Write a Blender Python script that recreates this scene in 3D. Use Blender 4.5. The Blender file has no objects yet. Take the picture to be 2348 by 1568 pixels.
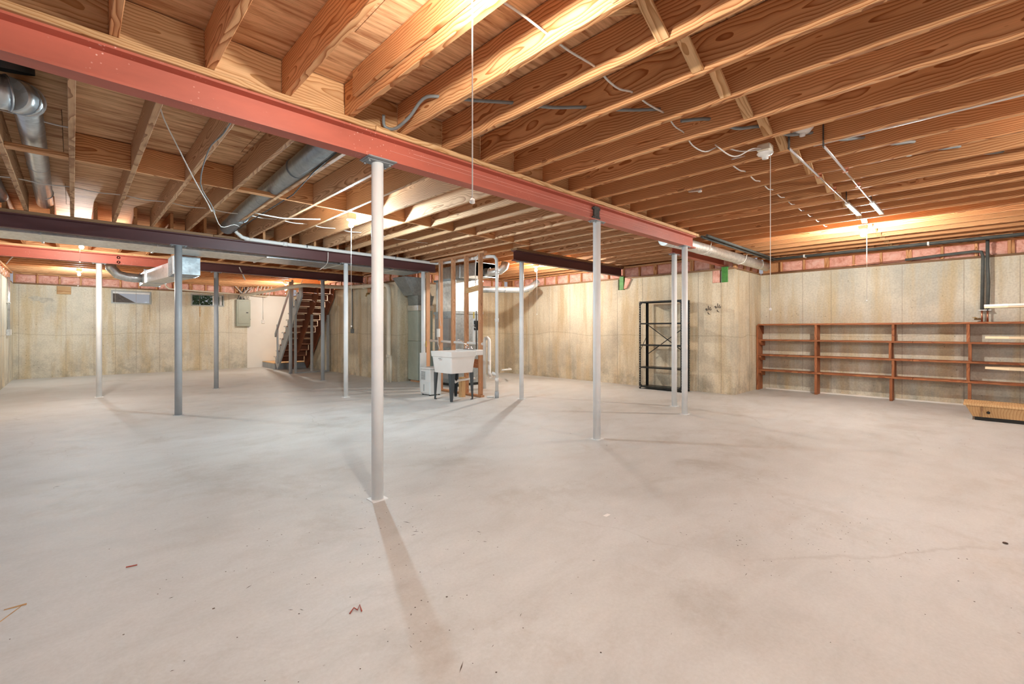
import bpy, bmesh, math, random
from mathutils import Vector, Matrix, noise
random.seed(4)
D = bpy.data
SC = bpy.context.scene
COL = SC.collection
PI = math.pi

# ---------------------------------------------------------------- camera, world, exposure
cam = D.cameras.new('camera'); camo = D.objects.new('camera', cam); COL.objects.link(camo)
camo.location = (0, 0, 1.24)
camo.rotation_euler = (math.radians(90), 0, math.radians(46 - 90))
cam.sensor_width = 36.0
cam.lens = 36.0 * 1043 / 2348
cam.shift_y = -27.0 / 2348
cam.clip_start = 0.05; cam.clip_end = 200
SC.camera = camo
w = D.worlds.new('world'); SC.world = w; w.use_nodes = True
bg = w.node_tree.nodes.get('Background')
bg.inputs[0].default_value = (0.86, 0.83, 0.90, 1); bg.inputs[1].default_value = 0.42
SC.view_settings.view_transform = 'Standard'; SC.view_settings.look = 'None'
SC.view_settings.exposure = 0.07; SC.view_settings.gamma = 1.0
SC.view_settings.use_curve_mapping = False
SC.cycles.max_bounces = 10; SC.cycles.diffuse_bounces = 7; SC.cycles.glossy_bounces = 4
SC.cycles.use_denoising = True
SC.cycles.use_light_tree = True
BULB_W = 160.0
# bulbs (x, y, bulb z, cord bottom z, colour, watts factor, label)
BULBS = [
 (1.11, 1.39, 2.64, 1.74, (1.0, 0.94, 0.85), 0.62, 'bulb'),
 (2.56, 5.61, 2.60, 1.30, (0.70, 0.90, 1.0), 1.2, 'bulb'),
 (7.98, 1.17, 2.60, 1.66, (1.0, 0.94, 0.86), 1.15, 'bulb'),
 (0.10, 9.95, 2.58, 2.32, (1.0, 0.96, 0.90), 0.7, 'bulb'),
 (0.11, 15.0, 2.59, 2.30, (0.85, 0.96, 1.0), 0.6, 'bulb'),
 (7.35, 6.85, 2.58, 1.60, (1.0, 0.93, 0.84), 1.15, 'bulb'),
 (4.66, 14.73, 2.50, 2.35, (1.0, 0.95, 0.86), 0.75, 'bulb'),
]

# two added fill lights, unseen behind the camera, to even out the brightness
for (x, y, k) in ((4.70, -1.60, 1.0), (0.60, -2.20, 0.8)):
    ld = D.lights.new('rear_fill_light', 'POINT'); ld.energy = BULB_W * k; ld.color = (1.0, 0.95, 0.88); ld.shadow_soft_size = 0.03
    lo = D.objects.new('rear_fill_light', ld); lo.location = (x, y, 2.58); COL.objects.link(lo)

# ---------------------------------------------------------------- node material helpers
def mat_new(name):
    m = D.materials.new(name); m.use_nodes = True
    nt = m.node_tree; b = nt.nodes['Principled BSDF']
    return m, nt, b
def N(nt, t, **k):
    n = nt.nodes.new(t)
    for a, v in k.items():
        if a.startswith('i_'):
            n.inputs[int(a[2:])].default_value = v
        else: setattr(n, a, v)
    return n
def ramp(nt, stops, interp='LINEAR'):
    r = nt.nodes.new('ShaderNodeValToRGB'); cr = r.color_ramp; cr.interpolation = interp
    while len(cr.elements) < len(stops): cr.elements.new(0.5)
    for e, (p, c) in zip(cr.elements, stops):
        e.position = p; e.color = (c[0], c[1], c[2], 1) if len(c) == 3 else c
    return r
def mix(nt, fac, a, b, mode='MIX'):
    m = nt.nodes.new('ShaderNodeMix'); m.data_type = 'RGBA'; m.blend_type = mode
    for s, v in ((0, fac), (6, a), (7, b)):
        if hasattr(v, 'is_output'): nt.links.new(v, m.inputs[s])
        elif s == 0: m.inputs[0].default_value = v
        else: m.inputs[s].default_value = (v[0], v[1], v[2], 1)
    return m.outputs[2]
def L(nt, a, b): nt.links.new(a, b)
def noise_n(nt, vec, scale, detail=4, rough=0.55, dist=0.0):
    n = nt.nodes.new('ShaderNodeTexNoise'); n.inputs['Scale'].default_value = scale
    n.inputs['Detail'].default_value = detail; n.inputs['Roughness'].default_value = rough
    n.inputs['Distortion'].default_value = dist
    if vec is not None: L(nt, vec, n.inputs['Vector'])
    return n
def mapping(nt, vec, scale=(1, 1, 1), loc=(0, 0, 0)):
    m = nt.nodes.new('ShaderNodeMapping'); m.inputs['Scale'].default_value = scale
    m.inputs['Location'].default_value = loc; L(nt, vec, m.inputs['Vector'])
    return m.outputs[0]
def bump(nt, b, h, strength=0.3, dist=0.01):
    n = nt.nodes.new('ShaderNodeBump'); n.inputs['Strength'].default_value = strength
    n.inputs['Distance'].default_value = dist
    L(nt, h, n.inputs['Height']); L(nt, n.outputs[0], b.inputs['Normal'])

def simple(name, col, rough=0.6, metal=0.0, var=0.12, scale=6.0, bumps=0.0):
    m, nt, b = mat_new(name)
    tc = N(nt, 'ShaderNodeTexCoord')
    n = noise_n(nt, tc.outputs['Object'], scale, 5)
    r = ramp(nt, [(0.3, [c * (1 - var) for c in col]), (0.7, [min(1, c * (1 + var)) for c in col])])
    L(nt, n.outputs[0], r.inputs[0]); L(nt, r.outputs[0], b.inputs['Base Color'])
    b.inputs['Roughness'].default_value = rough; b.inputs['Metallic'].default_value = metal
    if bumps: bump(nt, b, n.outputs[0], bumps, 0.01)
    return m

def wood(name, light, dark, rough=0.62, knots=0.5, ring=19.0, grey=0.0, contrast=1.0):
    """sawn softwood, grain along local X"""
    m, nt, b = mat_new(name)
    tc = N(nt, 'ShaderNodeTexCoord'); oi = N(nt, 'ShaderNodeObjectInfo')
    off = N(nt, 'ShaderNodeVectorMath', operation='MULTIPLY'); off.inputs[1].default_value = (53.0, 0.16, 0.19)
    cmb = N(nt, 'ShaderNodeCombineXYZ')
    rr = N(nt, 'ShaderNodeMath', operation='MULTIPLY', i_1=7.31); L(nt, oi.outputs['Random'], rr.inputs[0])
    rf = N(nt, 'ShaderNodeMath', operation='FRACT'); L(nt, rr.outputs[0], rf.inputs[0])
    rr2 = N(nt, 'ShaderNodeMath', operation='MULTIPLY', i_1=3.77); L(nt, oi.outputs['Random'], rr2.inputs[0])
    rf2 = N(nt, 'ShaderNodeMath', operation='FRACT'); L(nt, rr2.outputs[0], rf2.inputs[0])
    L(nt, oi.outputs['Random'], cmb.inputs[0]); L(nt, rf.outputs[0], cmb.inputs[1]); L(nt, rf2.outputs[0], cmb.inputs[2])
    L(nt, cmb.outputs[0], off.inputs[0])
    add = N(nt, 'ShaderNodeVectorMath', operation='ADD')
    L(nt, tc.outputs['Object'], add.inputs[0]); L(nt, off.outputs[0], add.inputs[1])
    v = add.outputs[0]
    # slow wander of the pith
    wn = noise_n(nt, mapping(nt, v, (0.8, 1.2, 1.2)), 1.6, 3, 0.5)
    wv = N(nt, 'ShaderNodeVectorMath', operation='MULTIPLY_ADD')
    L(nt, wn.outputs[1], wv.inputs[0]); wv.inputs[1].default_value = (0.0, 0.17, 0.17)
    vs = N(nt, 'ShaderNodeVectorMath', operation='ADD'); L(nt, v, vs.inputs[0]); vs.inputs[1].default_value = (0, -0.16, -0.18)
    L(nt, vs.outputs[0], wv.inputs[2])
    # knots: sparse cells squash the coordinate
    kv = N(nt, 'ShaderNodeTexVoronoi', feature='F1'); kv.inputs['Scale'].default_value = 1.0
    L(nt, mapping(nt, v, (1.7, 4.2, 4.2)), kv.inputs['Vector'])
    kmask = ramp(nt, [(0.0, (1, 1, 1)), (0.075, (0.85, 0.85, 0.85)), (0.105, (0.25, 0.25, 0.25)), (0.24, (0, 0, 0))])
    L(nt, kv.outputs[0], kmask.inputs[0])
    wave = N(nt, 'ShaderNodeTexWave', wave_type='RINGS', rings_direction='X', wave_profile='SAW')
    wave.inputs['Scale'].default_value = ring; wave.inputs['Distortion'].default_value = 1.3
    wave.inputs['Detail'].default_value = 2.0; wave.inputs['Detail Scale'].default_value = 1.2
    kadd = N(nt, 'ShaderNodeVectorMath', operation='MULTIPLY_ADD')
    L(nt, kmask.outputs[0], kadd.inputs[0]); kadd.inputs[1].default_value = (0.0, 0.05, 0.05); L(nt, wv.outputs[0], kadd.inputs[2])
    L(nt, mapping(nt, kadd.outputs[0], (0.15, 1, 1)), wave.inputs['Vector'])
    mid = [l * 0.5 + d * 0.5 for l, d in zip(light, dark)]
    cr = ramp(nt, [(0.0, light), (0.40, [l * 0.95 for l in light]), (0.72, mid), (0.90, dark), (0.98, dark), (1.0, light)])
    L(nt, wave.outputs[1], cr.inputs[0])
    fn = noise_n(nt, mapping(nt, v, (3, 90, 90)), 2.0, 4, 0.6)
    fr = ramp(nt, [(0.3, (0.80, 0.78, 0.74)), (0.6, (1, 1, 1))]); L(nt, fn.outputs[0], fr.inputs[0])
    c = mix(nt, 0.8, cr.outputs[0], fr.outputs[0], 'MULTIPLY')
    bn = noise_n(nt, mapping(nt, v, (0.7, 3, 3)), 1.0, 3, 0.6)
    br = ramp(nt, [(0.3, (0.84, 0.80, 0.76)), (0.65, (1.05, 1.04, 1.02))]); L(nt, bn.outputs[0], br.inputs[0])
    c = mix(nt, 0.9, c, br.outputs[0], 'MULTIPLY')
    # board to board tone
    tone = ramp(nt, [(0.0, (0.80, 0.76, 0.72)), (0.5, (0.98, 0.97, 0.96)), (1.0, (1.12, 1.12, 1.15))]); L(nt, rf2.outputs[0], tone.inputs[0])
    c = mix(nt, 1.0, c, tone.outputs[0], 'MULTIPLY')
    kr = ramp(nt, [(0.0, (0.10, 0.04, 0.02)), (0.06, (0.20, 0.075, 0.03)), (0.075, (1, 1, 1))]); L(nt, kv.outputs[0], kr.inputs[0])
    c = mix(nt, knots, c, kr.outputs[0], 'MULTIPLY')
    L(nt, c, b.inputs['Base Color']); b.inputs['Roughness'].default_value = rough
    b.inputs['Specular IOR Level'].default_value = 0.3
    bump(nt, b, fn.outputs[0], 0.15, 0.003)
    return m

def plywood(name, light, dark):
    m, nt, b = mat_new(name)
    tc = N(nt, 'ShaderNodeTexCoord'); oi = N(nt, 'ShaderNodeObjectInfo')
    sc = N(nt, 'ShaderNodeVectorMath', operation='SCALE'); L(nt, oi.outputs['Random'], sc.inputs['Scale']); sc.inputs[0].default_value = (31, 17, 5)
    add = N(nt, 'ShaderNodeVectorMath', operation='ADD'); L(nt, tc.outputs['Object'], add.inputs[0]); L(nt, sc.outputs[0], add.inputs[1])
    v = add.outputs[0]
    n1 = noise_n(nt, mapping(nt, v, (0.9, 9, 1)), 2.2, 6, 0.62, 0.7)
    r1 = ramp(nt, [(0.36, dark), (0.46, [a * .5 + c * .5 for a, c in zip(light, dark)]), (0.58, light), (0.75, [min(1, c * 1.12) for c in light])])
    L(nt, n1.outputs[0], r1.inputs[0])
    n2 = noise_n(nt, mapping(nt, v, (2.5, 60, 1)), 2.0, 4, 0.7)
    r2 = ramp(nt, [(0.30, (0.35, 0.25, 0.2)), (0.38, (0.92, 0.9, 0.88)), (0.6, (1, 1, 1))]); L(nt, n2.outputs[0], r2.inputs[0])
    c = mix(nt, 0.8, r1.outputs[0], r2.outputs[0], 'MULTIPLY')
    vo = N(nt, 'ShaderNodeTexVoronoi'); vo.inputs['Scale'].default_value = 1.0; L(nt, mapping(nt, v, (3.0, 7.0, 1)), vo.inputs['Vector'])
    r3 = ramp(nt, [(0.0, (0.30, 0.13, 0.06)), (0.06, (0.55, 0.32, 0.2)), (0.1, (1, 1, 1))]); L(nt, vo.outputs[0], r3.inputs[0])
    c = mix(nt, 0.6, c, r3.outputs[0], 'MULTIPLY')
    L(nt, c, b.inputs['Base Color']); b.inputs['Roughness'].default_value = 0.7
    b.inputs['Specular IOR Level'].default_value = 0.25
    bump(nt, b, n2.outputs[0], 0.2, 0.004)
    return m

def concrete_wall(name, base, stain, grey):
    m, nt, b = mat_new(name)
    tc = N(nt, 'ShaderNodeTexCoord'); g = N(nt, 'ShaderNodeNewGeometry')
    v = g.outputs['Position']
    n1 = noise_n(nt, v, 0.9, 5, 0.6)
    r1 = ramp(nt, [(0.32, grey), (0.5, base), (0.68, [min(1, c * 1.1) for c in base])]); L(nt, n1.outputs[0], r1.inputs[0])
    # vertical streaks of rust and damp
    n2 = noise_n(nt, mapping(nt, v, (3.2, 3.2, 0.35)), 1.3, 5, 0.6)
    r2 = ramp(nt, [(0.46, (0, 0, 0)), (0.64, (1, 1, 1))]); L(nt, n2.outputs[0], r2.inputs[0])
    c = mix(nt, 0.0, r1.outputs[0], stain)
    mm = N(nt, 'ShaderNodeMath', operation='MULTIPLY', i_1=0.8); L(nt, r2.outputs[0], mm.inputs[0])
    c = mix(nt, mm.outputs[0], r1.outputs[0], stain)
    # low damp zone with dark blotches
    sx = N(nt, 'ShaderNodeSeparateXYZ'); L(nt, v, sx.inputs[0])
    zz = N(nt, 'ShaderNodeMapRange', i_1=1.0, i_2=0.0, i_3=0.0, i_4=1.0); L(nt, sx.outputs[2], zz.inputs[0])
    n3 = noise_n(nt, v, 2.6, 6, 0.7)
    r3 = ramp(nt, [(0.46, (0, 0, 0)), (0.62, (1, 1, 1))]); L(nt, n3.outputs[0], r3.inputs[0])
    m3 = N(nt, 'ShaderNodeMath', operation='MULTIPLY'); L(nt, zz.outputs[0], m3.inputs[0]); L(nt, r3.outputs[0], m3.inputs[1])
    m4 = N(nt, 'ShaderNodeMath', operation='MULTIPLY', i_1=0.55); L(nt, m3.outputs[0], m4.inputs[0])
    c = mix(nt, m4.outputs[0], c, [x * 0.5 for x in grey])
    # cold joint: thin wavering line about 1.05 m up
    nj = noise_n(nt, v, 0.7, 3, 0.5)
    js = N(nt, 'ShaderNodeMath', operation='MULTIPLY_ADD', i_1=0.25); L(nt, nj.outputs[0], js.inputs[0]); L(nt, sx.outputs[2], js.inputs[2])
    jd = N(nt, 'ShaderNodeMath', operation='SUBTRACT', i_1=1.27); L(nt, js.outputs[0], jd.inputs[0])
    ja = N(nt, 'ShaderNodeMath', operation='ABSOLUTE'); L(nt, jd.outputs[0], ja.inputs[0])
    jr = ramp(nt, [(0.0, (0.62, 0.58, 0.52)), (0.007, (0.8, 0.78, 0.74)), (0.02, (1, 1, 1))]); L(nt, ja.outputs[0], jr.inputs[0])
    c = mix(nt, 0.5, c, jr.outputs[0], 'MULTIPLY')
    # bug holes and pitting
    vo = N(nt, 'ShaderNodeTexVoronoi'); vo.inputs['Scale'].default_value = 11.0; L(nt, v, vo.inputs['Vector'])
    r5 = ramp(nt, [(0.0, (0.16, 0.14, 0.12)), (0.085, (0.3, 0.27, 0.22)), (0.12, (1, 1, 1))]); L(nt, vo.outputs[0], r5.inputs[0])
    nm = noise_n(nt, v, 1.7, 3, 0.5); rm = ramp(nt, [(0.45, (0, 0, 0)), (0.6, (1, 1, 1))]); L(nt, nm.outputs[0], rm.inputs[0])
    pm = N(nt, 'ShaderNodeMath', operation='MULTIPLY', i_1=0.6); L(nt, rm.outputs[0], pm.inputs[0])
    c = mix(nt, pm.outputs[0], c, r5.outputs[0], 'MULTIPLY')
    n6 = noise_n(nt, v, 38, 4, 0.7)
    r6 = ramp(nt, [(0.32, (0.80, 0.79, 0.77)), (0.6, (1.03, 1.03, 1.03))]); L(nt, n6.outputs[0], r6.inputs[0])
    c = mix(nt, 0.8, c, r6.outputs[0], 'MULTIPLY')
    L(nt, c, b.inputs['Base Color']); b.inputs['Roughness'].default_value = 0.88
    b.inputs['Specular IOR Level'].default_value = 0.25
    bump(nt, b, n6.outputs[0], 0.25, 0.004)
    return m

def floor_mat():
    m, nt, b = mat_new('sealed_concrete_floor')
    g = N(nt, 'ShaderNodeNewGeometry'); v = g.outputs['Position']
    n1 = noise_n(nt, v, 0.45, 6, 0.62, 0.6)
    r1 = ramp(nt, [(0.30, (0.51, 0.515, 0.50)), (0.48, (0.57, 0.585, 0.58)), (0.64, (0.605, 0.625, 0.63)), (0.78, (0.585, 0.575, 0.545))])
    L(nt, n1.outputs[0], r1.inputs[0])
    # long trowel streaks
    n2 = noise_n(nt, mapping(nt, v, (1.0, 1.9, 1)), 2.0, 9, 0.70, 0.45)
    r2 = ramp(nt, [(0.30, (0.80, 0.78, 0.75)), (0.5, (0.98, 0.98, 0.98)), (0.66, (1.09, 1.09, 1.08))]); L(nt, n2.outputs[0], r2.inputs[0])
    c = mix(nt, 0.55, r1.outputs[0], r2.outputs[0], 'MULTIPLY')
    # dark scuffed patches
    n3 = noise_n(nt, mapping(nt, v, (1.0, 1.0, 1), (3.3, 1.2, 0)), 0.8, 10, 0.75, 0.3)
    r3 = ramp(nt, [(0.53, (1, 1, 1)), (0.68, (0.76, 0.72, 0.67))]); L(nt, n3.outputs[0], r3.inputs[0])
    c = mix(nt, 0.7, c, r3.outputs[0], 'MULTIPLY')
    # fine specks
    vo = N(nt, 'ShaderNodeTexVoronoi'); vo.inputs['Scale'].default_value = 7.5; L(nt, v, vo.inputs['Vector'])
    r4 = ramp(nt, [(0.0, (0.30, 0.24, 0.2)), (0.03, (0.45, 0.38, 0.33)), (0.05, (1, 1, 1))]); L(nt, vo.outputs[0], r4.inputs[0])
    n5 = noise_n(nt, v, 1.3, 4, 0.6); r5 = ramp(nt, [(0.47, (0, 0, 0)), (0.6, (1, 1, 1))]); L(nt, n5.outputs[0], r5.inputs[0])
    c = mix(nt, r5.outputs[0], c, mix(nt, 0.75, c, r4.outputs[0], 'MULTIPLY'))
    # hairline cracks
    vc = N(nt, 'ShaderNodeTexVoronoi', feature='DISTANCE_TO_EDGE'); vc.inputs['Scale'].default_value = 0.33
    nd = noise_n(nt, v, 2.0, 5, 0.6); sc = N(nt, 'ShaderNodeVectorMath', operation='MULTIPLY_ADD'); L(nt, nd.outputs[1], sc.inputs[0]); sc.inputs[1].default_value = (0.35, 0.35, 0); L(nt, v, sc.inputs[2])
    L(nt, sc.outputs[0], vc.inputs['Vector'])
    rc = ramp(nt, [(0.0, (0.55, 0.5, 0.46)), (0.0014, (0.8, 0.77, 0.74)), (0.003, (1, 1, 1))]); L(nt, vc.outputs[0], rc.inputs[0])
    nk = noise_n(nt, v, 0.5, 2); rk_ = ramp(nt, [(0.5, (0, 0, 0)), (0.6, (0.3, 0.3, 0.3))]); L(nt, nk.outputs[0], rk_.inputs[0])
    c = mix(nt, rk_.outputs[0], c, mix(nt, 1.0, c, rc.outputs[0], 'MULTIPLY'))
    n7 = noise_n(nt, v, 60, 4, 0.7); r7 = ramp(nt, [(0.3, (0.93, 0.93, 0.92)), (0.65, (1.03, 1.03, 1.03))]); L(nt, n7.outputs[0], r7.inputs[0])
    c = mix(nt, 0.9, c, r7.outputs[0], 'MULTIPLY')
    L(nt, c, b.inputs['Base Color'])
    rr = ramp(nt, [(0.3, (0.48, 0.48, 0.48)), (0.7, (0.66, 0.66, 0.66))]); L(nt, n2.outputs[0], rr.inputs[0])
    L(nt, rr.outputs[0], b.inputs['Roughness']); b.inputs['Specular IOR Level'].default_value = 0.42
    bump(nt, b, n2.outputs[0], 0.10, 0.02)
    return m

def speckled(name, col, spot, rough=0.5, scale=60, thr=0.05, streak=True):
    m, nt, b = mat_new(name)
    g = N(nt, 'ShaderNodeNewGeometry'); v = g.outputs['Position']
    n1 = noise_n(nt, mapping(nt, v, (0.6, 2, 2)), 2.5, 5, 0.6)
    r1 = ramp(nt, [(0.3, [c * 0.82 for c in col]), (0.7, [min(1, c * 1.12) for c in col])]); L(nt, n1.outputs[0], r1.inputs[0])
    vo = N(nt, 'ShaderNodeTexVoronoi'); vo.inputs['Scale'].default_value = scale; L(nt, v, vo.inputs['Vector'])
    r2 = ramp(nt, [(0.0, (1, 1, 1)), (thr, (1, 1, 1)), (thr * 1.6, (0, 0, 0))]); L(nt, vo.outputs[0], r2.inputs[0])
    n3 = noise_n(nt, v, 3.0, 3, 0.5); r3 = ramp(nt, [(0.5, (0, 0, 0)), (0.62, (0.8, 0.8, 0.8))]); L(nt, n3.outputs[0], r3.inputs[0])
    mm = N(nt, 'ShaderNodeMath', operation='MULTIPLY'); L(nt, r2.outputs[0], mm.inputs[0]); L(nt, r3.outputs[0], mm.inputs[1])
    c = mix(nt, mm.outputs[0], r1.outputs[0], spot)
    L(nt, c, b.inputs['Base Color']); b.inputs['Roughness'].default_value = rough
    return m

def galvanized(name, col=(0.62, 0.66, 0.68), rough=0.32):
    m, nt, b = mat_new(name)
    tc = N(nt, 'ShaderNodeTexCoord')
    vo = N(nt, 'ShaderNodeTexVoronoi'); vo.inputs['Scale'].default_value = 26; L(nt, tc.outputs['Object'], vo.inputs['Vector'])
    r = ramp(nt, [(0.0, [c * 0.82 for c in col]), (1.0, [min(1, c * 1.12) for c in col])]); L(nt, vo.outputs['Color'], r.inputs[0])
    L(nt, r.outputs[0], b.inputs['Base Color'])
    n = noise_n(nt, tc.outputs['Object'], 3.0, 4); r2 = ramp(nt, [(0.3, (rough * .8,) * 3), (0.7, (rough * 1.35,) * 3)]); L(nt, n.outputs[0], r2.inputs[0])
    L(nt, r2.outputs[0], b.inputs['Roughness']); b.inputs['Metallic'].default_value = 0.85
    return m

def emission(name, col, strength):
    m = D.materials.new(name); m.use_nodes = True; nt = m.node_tree
    for n in list(nt.nodes): nt.nodes.remove(n)
    e = N(nt, 'ShaderNodeEmission'); o = N(nt, 'ShaderNodeOutputMaterial')
    e.inputs[0].default_value = (*col, 1); e.inputs[1].default_value = strength
    L(nt, e.outputs[0], o.inputs[0]); return m

def insulation():
    m, nt, b = mat_new('pink_glass_wool')
    g = N(nt, 'ShaderNodeNewGeometry'); v = g.outputs['Position']
    n = noise_n(nt, v, 9, 6, 0.7, 0.5)
    r = ramp(nt, [(0.3, (0.62, 0.24, 0.16)), (0.5, (0.86, 0.47, 0.37)), (0.7, (0.92, 0.62, 0.52))]); L(nt, n.outputs[0], r.inputs[0])
    L(nt, r.outputs[0], b.inputs['Base Color']); b.inputs['Roughness'].default_value = 0.9
    bump(nt, b, n.outputs[0], 0.7, 0.03); return m

M = dict(
 joist=wood('pine_joist', (0.80, 0.45, 0.22), (0.40, 0.145, 0.045)),
 joist_old=wood('aged_pine', (0.72, 0.46, 0.27), (0.38, 0.19, 0.09)),
 plate=wood('pine_plate', (0.80, 0.53, 0.29), (0.50, 0.26, 0.10), knots=0.3),
 plate_dark=wood('dark_pine_plate', (0.36, 0.22, 0.12), (0.2, 0.11, 0.06), knots=0.3),  # pine plate in a darker brown
 stud=wood('fir_stud', (0.66, 0.38, 0.22), (0.48, 0.24, 0.12), knots=0.5, ring=30),
 shelfwood=wood('red_stained_shelf_wood', (0.46, 0.19, 0.085), (0.27, 0.09, 0.04), knots=0.6),
 stairwood=wood('dark_red_stair_wood', (0.34, 0.125, 0.065), (0.18, 0.06, 0.03), knots=0.3),
 boxwood=wood('yellow_pine_board', (0.80, 0.56, 0.30), (0.62, 0.37, 0.17), knots=0.5, ring=12),
 ply=plywood('sheathing_plywood', (0.80, 0.52, 0.29), (0.42, 0.185, 0.08)),
 concrete=concrete_wall('poured_concrete', (0.70, 0.635, 0.49), (0.57, 0.45, 0.27), (0.48, 0.45, 0.36)),
 concrete_pale=concrete_wall('poured_concrete_pale', (0.69, 0.66, 0.55), (0.60, 0.50, 0.31), (0.53, 0.53, 0.46)),
 floor=floor_mat(),
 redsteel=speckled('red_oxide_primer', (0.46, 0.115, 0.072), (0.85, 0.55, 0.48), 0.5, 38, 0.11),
 redsteel_dark_shade=speckled('dark_red_primer_and_shade', (0.115, 0.042, 0.042), (0.3, 0.2, 0.2), 0.5, 45, 0.03),  # dark primer; on the far right and short beams it paints in shade
 colwhite=simple('white_column_paint', (0.84, 0.87, 0.875), 0.42, 0, 0.05),
 colgrey=simple('grey_column_paint', (0.40, 0.435, 0.46), 0.42, 0, 0.06),
 plug=simple('grey_pipe_clamp', (0.25, 0.26, 0.27), 0.5),
 galv=galvanized('galvanized_steel'), galvdark=galvanized('dull_galvanized_steel', (0.36, 0.40, 0.42), 0.4),
 galvlight=galvanized('bright_sheet_metal', (0.78, 0.78, 0.74), 0.42),
 foil=galvanized('foil_tape', (0.85, 0.86, 0.87), 0.22),
 chrome=simple('chrome', (0.85, 0.85, 0.87), 0.15, 1.0, 0.03),
 pvc=simple('white_pvc', (0.78, 0.78, 0.75), 0.35, 0, 0.04),
 cream=simple('cream_plastic', (0.74, 0.68, 0.55), 0.4, 0, 0.06),
 porcelain=simple('white_porcelain', (0.82, 0.81, 0.77), 0.3, 0, 0.03),
 cable=simple('white_cable_jacket', (0.70, 0.67, 0.62), 0.5, 0, 0.08),
 greycable=simple('grey_cable_jacket', (0.22, 0.24, 0.24), 0.5, 0, 0.2),
 blackcable=simple('black_rubber', (0.03, 0.03, 0.032), 0.6, 0, 0.2),
 cord=simple('pull_cord', (0.80, 0.76, 0.70), 0.7, 0, 0.05),
 copper=simple('copper_pipe', (0.60, 0.26, 0.16), 0.35, 0.9, 0.15),
 pipefoam=simple('dark_pipe_foam', (0.085, 0.095, 0.09), 0.75, 0, 0.25),
 wool=insulation(),
 greenwood=simple('green_painted_wood', (0.07, 0.26, 0.045), 0.55, 0, 0.25, 14),
 seam=simple('form_seam_stain', (0.36, 0.31, 0.24), 0.9, 0, 0.35, 9),
 whitepaint=simple('white_wall_paint', (0.78, 0.77, 0.72), 0.75, 0, 0.03, 2),
 greypaint=simple('grey_painted_wood', (0.36, 0.38, 0.39), 0.5, 0, 0.08),
 whitetrim=simple('white_stair_paint', (0.72, 0.72, 0.69), 0.5, 0, 0.05),
 panelgreen=simple('grey_green_enamel', (0.33, 0.36, 0.29), 0.45, 0, 0.05),
 ductgreen=simple('pale_green_enamel', (0.42, 0.47, 0.40), 0.38, 0.1, 0.07),
 black=simple('black_enamel', (0.018, 0.019, 0.018), 0.35, 0.2, 0.2),
 bolt=simple('zinc_bolt', (0.7, 0.7, 0.7), 0.3, 0.9),
 sink=simple('white_moulded_plastic', (0.80, 0.78, 0.75), 0.38, 0, 0.025),
 sinkleg=simple('dark_grey_steel_leg', (0.065, 0.08, 0.09), 0.42, 0.3, 0.1),
 dehum=simple('pale_grey_plastic', (0.68, 0.71, 0.71), 0.42, 0, 0.03),
 dehumdark=simple('grille_dark_grey', (0.30, 0.33, 0.34), 0.6, 0, 0.05),  # darker grey for the grille and top vent
 darkblock=simple('weathered_dark_steel', (0.06, 0.055, 0.05), 0.7, 0.3, 0.5, 40, 0.5),
 heater=simple('grey_water_heater', (0.34, 0.34, 0.34), 0.4, 0.2),
 brass=simple('aged_brass', (0.35, 0.24, 0.10), 0.4, 0.8),
 smudge=simple('black_smudge', (0.10, 0.085, 0.07), 0.9, 0, 0.3, 30),
 frame=simple('grey_window_frame', (0.38, 0.40, 0.38), 0.5, 0, 0.06),
 sashwhite=simple('white_sash', (0.78, 0.78, 0.76), 0.4),
 earth=simple('brown_earth', (0.38, 0.30, 0.23), 0.95, 0, 0.35, 12, 0.5),
 leaf=simple('green_leaves', (0.30, 0.42, 0.27), 0.7, 0, 0.45, 16),
 paper=simple('white_paper', (0.86, 0.86, 0.84), 0.7), redbit=simple('red_wire_scrap', (0.42, 0.08, 0.05), 0.5),
 debris=simple('dark_grit', (0.09, 0.065, 0.05), 0.9, 0, 0.4, 50),
 rust=simple('orange_rust_stain', (0.52, 0.30, 0.12), 0.8, 0, 0.3, 14),
 skiwhite=simple('white_laminate', (0.84, 0.83, 0.80), 0.4, 0, 0.02),
 skicream=simple('cream_wood_board', (0.74, 0.60, 0.40), 0.5, 0, 0.06),
 tagyellow=simple('yellow_marker', (0.75, 0.50, 0.10), 0.6),
)
def glass():
    m, nt, b = mat_new('window_glass')
    b.inputs['Base Color'].default_value = (0.9, 0.95, 0.95, 1); b.inputs['Roughness'].default_value = 0.02
    b.inputs['Transmission Weight'].default_value = 1.0; b.inputs['IOR'].default_value = 1.05
    return m
M['glass'] = glass()

# ---------------------------------------------------------------- object helpers
WM = {}
def link(o, mw, parent=None):
    COL.objects.link(o)
    if parent is not None:
        o.parent = parent
        o.matrix_basis = WM[parent.name].inverted() @ mw
    else:
        o.matrix_basis = mw
    WM[o.name] = mw
    return o
def tag(o, label=None, cat=None, group=None, kind=None):
    if label: o['label'] = label
    if cat: o['category'] = cat
    if group: o['group'] = group
    if kind: o['kind'] = kind
    return o
def empty(name, loc, label=None, cat=None, group=None, kind=None):
    o = D.objects.new(name, None); o.empty_display_size = 0.1
    link(o, Matrix.Translation(Vector(loc)))
    return tag(o, label, cat, group, kind)

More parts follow.
